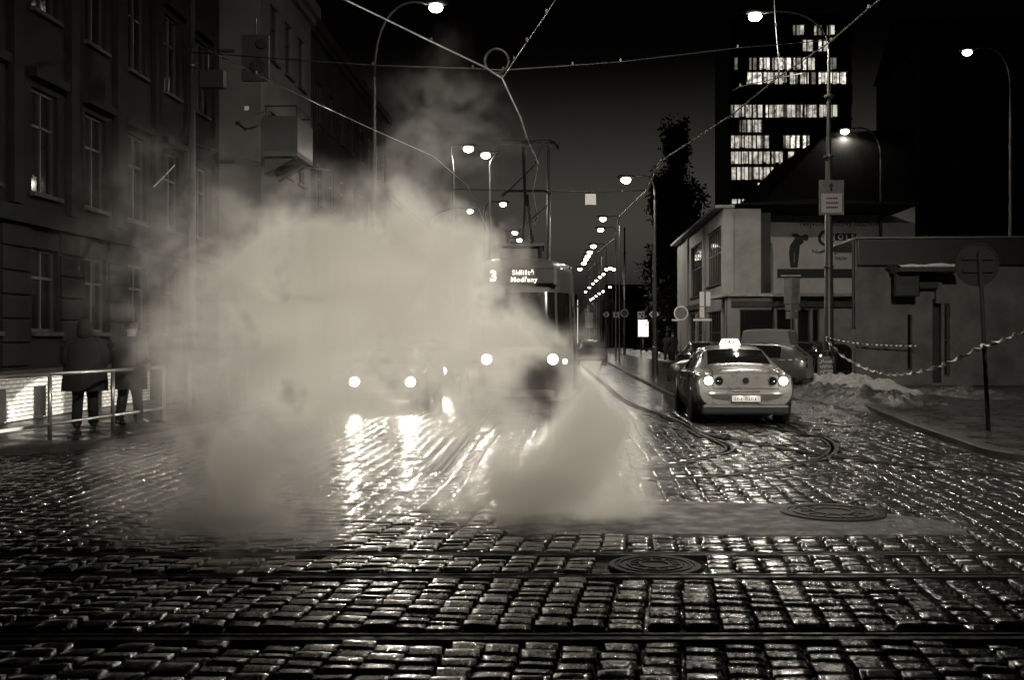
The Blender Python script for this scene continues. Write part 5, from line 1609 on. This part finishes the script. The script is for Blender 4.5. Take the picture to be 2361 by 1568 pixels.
# ================================================================== STEAM
# blobs of drifting steam: pixel, depth in metres, radii (metres across, up, deep), density
def steam_object():
    BL = [ # x, y, Y, rx, rz, ry, w
        # the dense plume low on the right and its neck
        (1375, 1165, 9.3, .5, .4, .55, 2.0), (1310, 1060, 9.6, .5, .5, .6, 1.3), (1260, 1185, 9.1, .8, .32, .6, 1.3), (1412, 1085, 9.5, .3, .32, .45, 1.9), (1305, 950, 10.0, .24, .5, .42, 1.7), (1345, 1000, 9.8, .24, .28, .38, 1.3), (1308, 810, 10.3, .17, .38, .3, 1.9), (1438, 1190, 9.0, .24, .2, .3, 1.8),
        (1225, 1100, 9.5, .4, .36, .45, 1.1), (1130, 1130, 9.6, .8, .5, .7, .9), (1090, 1020, 10.4, .7, .55, .7, .5), (1190, 990, 10.6, .4, .3, .4, .5),
        # low sheet over the road
        (1010, 1200, 9.3, .6, .3, .5, .7), (840, 1110, 10, .8, .4, .7, .2), (640, 1190, 9.2, .75, .48, .7, 1.0), (620, 1285, 8.1, .6, .28, .5, 1.6), (590, 1325, 7.6, .5, .16, .4, 1.6), (400, 1240, 8.6, .6, .26, .5, .6), (480, 1180, 9.4, .7, .45, .7, .7), (560, 1060, 10.4, 1.0, .6, .9, .6),
        # the thinner part the headlamps shine through
        (900, 1030, 11, 1.5, .8, .9, .2), (760, 960, 11.4, 1.2, .7, .9, .36),
        # the main bank
        (1080, 860, 11.8, .7, .7, .7, .7), (860, 860, 12, 1.3, .9, 1.0, .52), (640, 860, 12.3, 1.2, .9, 1.0, .52), (480, 900, 12, .7, .8, .8, .35), (1000, 690, 12.5, 1.0, .8, .8, .9), (1185, 760, 12.0, .42, .45, .5, 1.4), (1130, 820, 11.8, .45, .5, .5, .8), (820, 680, 13, 1.2, .9, .9, .72), (630, 680, 13, 1.1, .8, .9, .6), (480, 740, 13, .9, .8, .9, .35),
        # its crest
        (1060, 610, 12.6, .36, .38, .5, .8), (985, 550, 13, .7, .42, .6, 1.2), (830, 560, 13.2, .8, .5, .7, .75), (650, 565, 13.7, 1.0, .55, .9, .55), (480, 570, 13.5, .9, .6, .8, .3), (740, 470, 14.2, .9, .5, .8, .25),
        # high drifting wisps
        (1020, 240, 15, .8, .65, .8, .15), (940, 320, 14.5, .55, .55, .7, .13), (1110, 330, 15, .45, .6, .7, .13), (950, 430, 14.5, .9, .6, .8, .16),
        (480, 440, 14.5, 1.3, .8, 1.1, .08), (320, 480, 14, 1.0, .9, .9, .06), (290, 640, 13.5, .8, .9, .9, .08), (370, 1060, 10.4, .6, .5, .6, .3)]
    blobs = []
    for (x, y, Y, rx, rz, ry, w) in BL:
        c = P(x, y, Y); c.z = max(c.z, .12)
        blobs.append((c, (rx, ry, rz), w))
    lo = Vector((min(c.x - r[0] * 1.8 for c, r, w in blobs), min(c.y - r[1] * 1.5 for c, r, w in blobs), 0.03))
    hi = Vector((max(c.x + r[0] * 1.5 for c, r, w in blobs), max(c.y + r[1] * 1.5 for c, r, w in blobs), max(c.z + r[2] * 1.5 for c, r, w in blobs)))
    # bounding mesh: the cloud's rough hull
    bm = bmesh.new()
    for c, r, w in blobs:
        bmesh.ops.create_icosphere(bm, subdivisions=1, radius=1.0, matrix=Matrix.Translation(c) @ Matrix.Diagonal((r[0], r[1], r[2], 1)))
    me = bpy.data.meshes.new('steam_cloud'); bm.to_mesh(me); bm.free()
    ob = bpy.data.objects.new('steam_cloud', me); COL.objects.link(ob)
    m = bpy.data.materials.new('steam'); m.use_nodes = True
    n, l = m.node_tree.nodes, m.node_tree.links
    n.remove(n["Principled BSDF"])
    v = n.new('ShaderNodeVolumePrincipled'); v.inputs['Color'].default_value = (1, .985, .95, 1)
    v.inputs['Density'].default_value = 1.0; v.inputs['Anisotropy'].default_value = 0.48
    l.new(v.outputs[0], n['Material Output'].inputs['Volume'])
    me.materials.append(m)
    ng = bpy.data.node_groups.new('steam_field', 'GeometryNodeTree')
    ng.interface.new_socket('Geometry', in_out='INPUT', socket_type='NodeSocketGeometry')
    ng.interface.new_socket('Geometry', in_out='OUTPUT', socket_type='NodeSocketGeometry')
    N, L = ng.nodes, ng.links
    go = N.new('NodeGroupOutput')
    pos = N.new('GeometryNodeInputPosition')
    def vmath(op, a, b_=None):
        q = N.new('ShaderNodeVectorMath'); q.operation = op
        for i, s in enumerate((a, b_)):
            if s is None: continue
            if hasattr(s, 'is_output'): L.new(s, q.inputs[i])
            else: q.inputs[i].default_value = s
        return q
    def fmath(op, a, b_=None, c_=None, clamp=False):
        q = N.new('ShaderNodeMath'); q.operation = op; q.use_clamp = clamp
        for i, s in enumerate((a, b_, c_)):
            if s is None: continue
            if hasattr(s, 'is_output'): L.new(s, q.inputs[i])
            else: q.inputs[i].default_value = s
        return q.outputs[0]
    def noise_tex(vec, scale, detail, rough=.5):
        t = N.new('ShaderNodeTexNoise'); L.new(vec, t.inputs['Vector']); t.inputs['Scale'].default_value = scale; t.inputs['Detail'].default_value = detail; t.inputs['Roughness'].default_value = rough
        return t
    # turbulence: warp the position at three scales, then measure the blobs
    def warp(vec, sc, amt, det, stretch=(1, 1, 1)):
        q = vmath('MULTIPLY', vec, stretch).outputs[0]
        w_ = noise_tex(q, sc, det); a_ = vmath('SUBTRACT', w_.outputs['Color'], (.5, .5, .5)); s_ = vmath('SCALE', a_.outputs[0]); s_.inputs['Scale'].default_value = amt
        return vmath('ADD', vec, s_.outputs[0]).outputs[0]
    wp = warp(pos.outputs[0], .8, 1.3, 1.0)
    wp = warp(wp, 2.2, .6, 2.0)
    wp2 = warp(wp, 4.6, .5, 3.0)
    acc = None
    for c, r, w in blobs:
        dv = vmath('SUBTRACT', wp2, tuple(c)); sv = vmath('MULTIPLY', dv.outputs[0], (1 / (r[0] * 1.5), 1 / (r[1] * 1.5), 1 / (r[2] * 1.5)))
        d2 = vmath('DOT_PRODUCT', sv.outputs[0]); L.new(sv.outputs[0], d2.inputs[1])
        f = fmath('SUBTRACT', 1.0, d2.outputs['Value'], clamp=True)
        f = fmath('MULTIPLY', f, f)
        fw = fmath('MULTIPLY', f, w)
        acc = fw if acc is None else fmath('ADD', acc, fw)
    # torn structure inside: stretched fractal noise eats into the cloud, most where it is thin
    n1 = noise_tex(vmath('MULTIPLY', wp, (1.0, 1.0, 1.15)).outputs[0], 1.9, 7.0, .66).outputs[0]
    lift = fmath('MULTIPLY', fmath('MINIMUM', acc, 1.2), .06)
    nn = fmath('ADD', n1, lift)
    mr = N.new('ShaderNodeMapRange'); mr.interpolation_type = 'SMOOTHSTEP'
    L.new(nn, mr.inputs['Value']); mr.inputs['From Min'].default_value = .44; mr.inputs['From Max'].default_value = .63; mr.inputs['To Min'].default_value = 0.02; mr.inputs['To Max'].default_value = 1.9
    den = fmath('MULTIPLY', acc, mr.outputs[0])
    den = fmath('MULTIPLY', den, STEAM_D)
    den = fmath('SUBTRACT', den, .006); den = fmath('MAXIMUM', den, 0.0)
    vc = N.new('GeometryNodeVolumeCube'); L.new(den, vc.inputs['Density'])
    vc.inputs['Min'].default_value = lo; vc.inputs['Max'].default_value = hi
    VOX = .062
    for i, nm in enumerate(('Resolution X', 'Resolution Y', 'Resolution Z')): vc.inputs[nm].default_value = int((hi[i] - lo[i]) / VOX)
    sm = N.new('GeometryNodeSetMaterial'); sm.inputs['Material'].default_value = m
    L.new(vc.outputs[0], sm.inputs[0]); L.new(sm.outputs[0], go.inputs[0])
    md = ob.modifiers.new('steam', 'NODES'); md.node_group = ng
    return tag(ob, 'thick white steam drifting across the street from the ground', 'steam', kind='stuff')
STEAM_D = 1.2
steam_object()

# ================================================================== HAZE
HAZE = 0.0
if HAZE:
    b = MB(); b.bbox(-120, 160, -8, 420, -1.0, 62)
    hz = tag(b.build('haze', None), 'thin winter haze filling the street air', 'haze', kind='stuff')
    m = bpy.data.materials.new('haze_air'); m.use_nodes = True
    n, l = m.node_tree.nodes, m.node_tree.links; n.remove(n["Principled BSDF"])
    v = n.new('ShaderNodeVolumePrincipled'); v.inputs['Color'].default_value = (.95, .93, .9, 1); v.inputs['Density'].default_value = HAZE; v.inputs['Anisotropy'].default_value = .5
    l.new(v.outputs[0], n['Material Output'].inputs['Volume']); hz.data.materials.append(m)
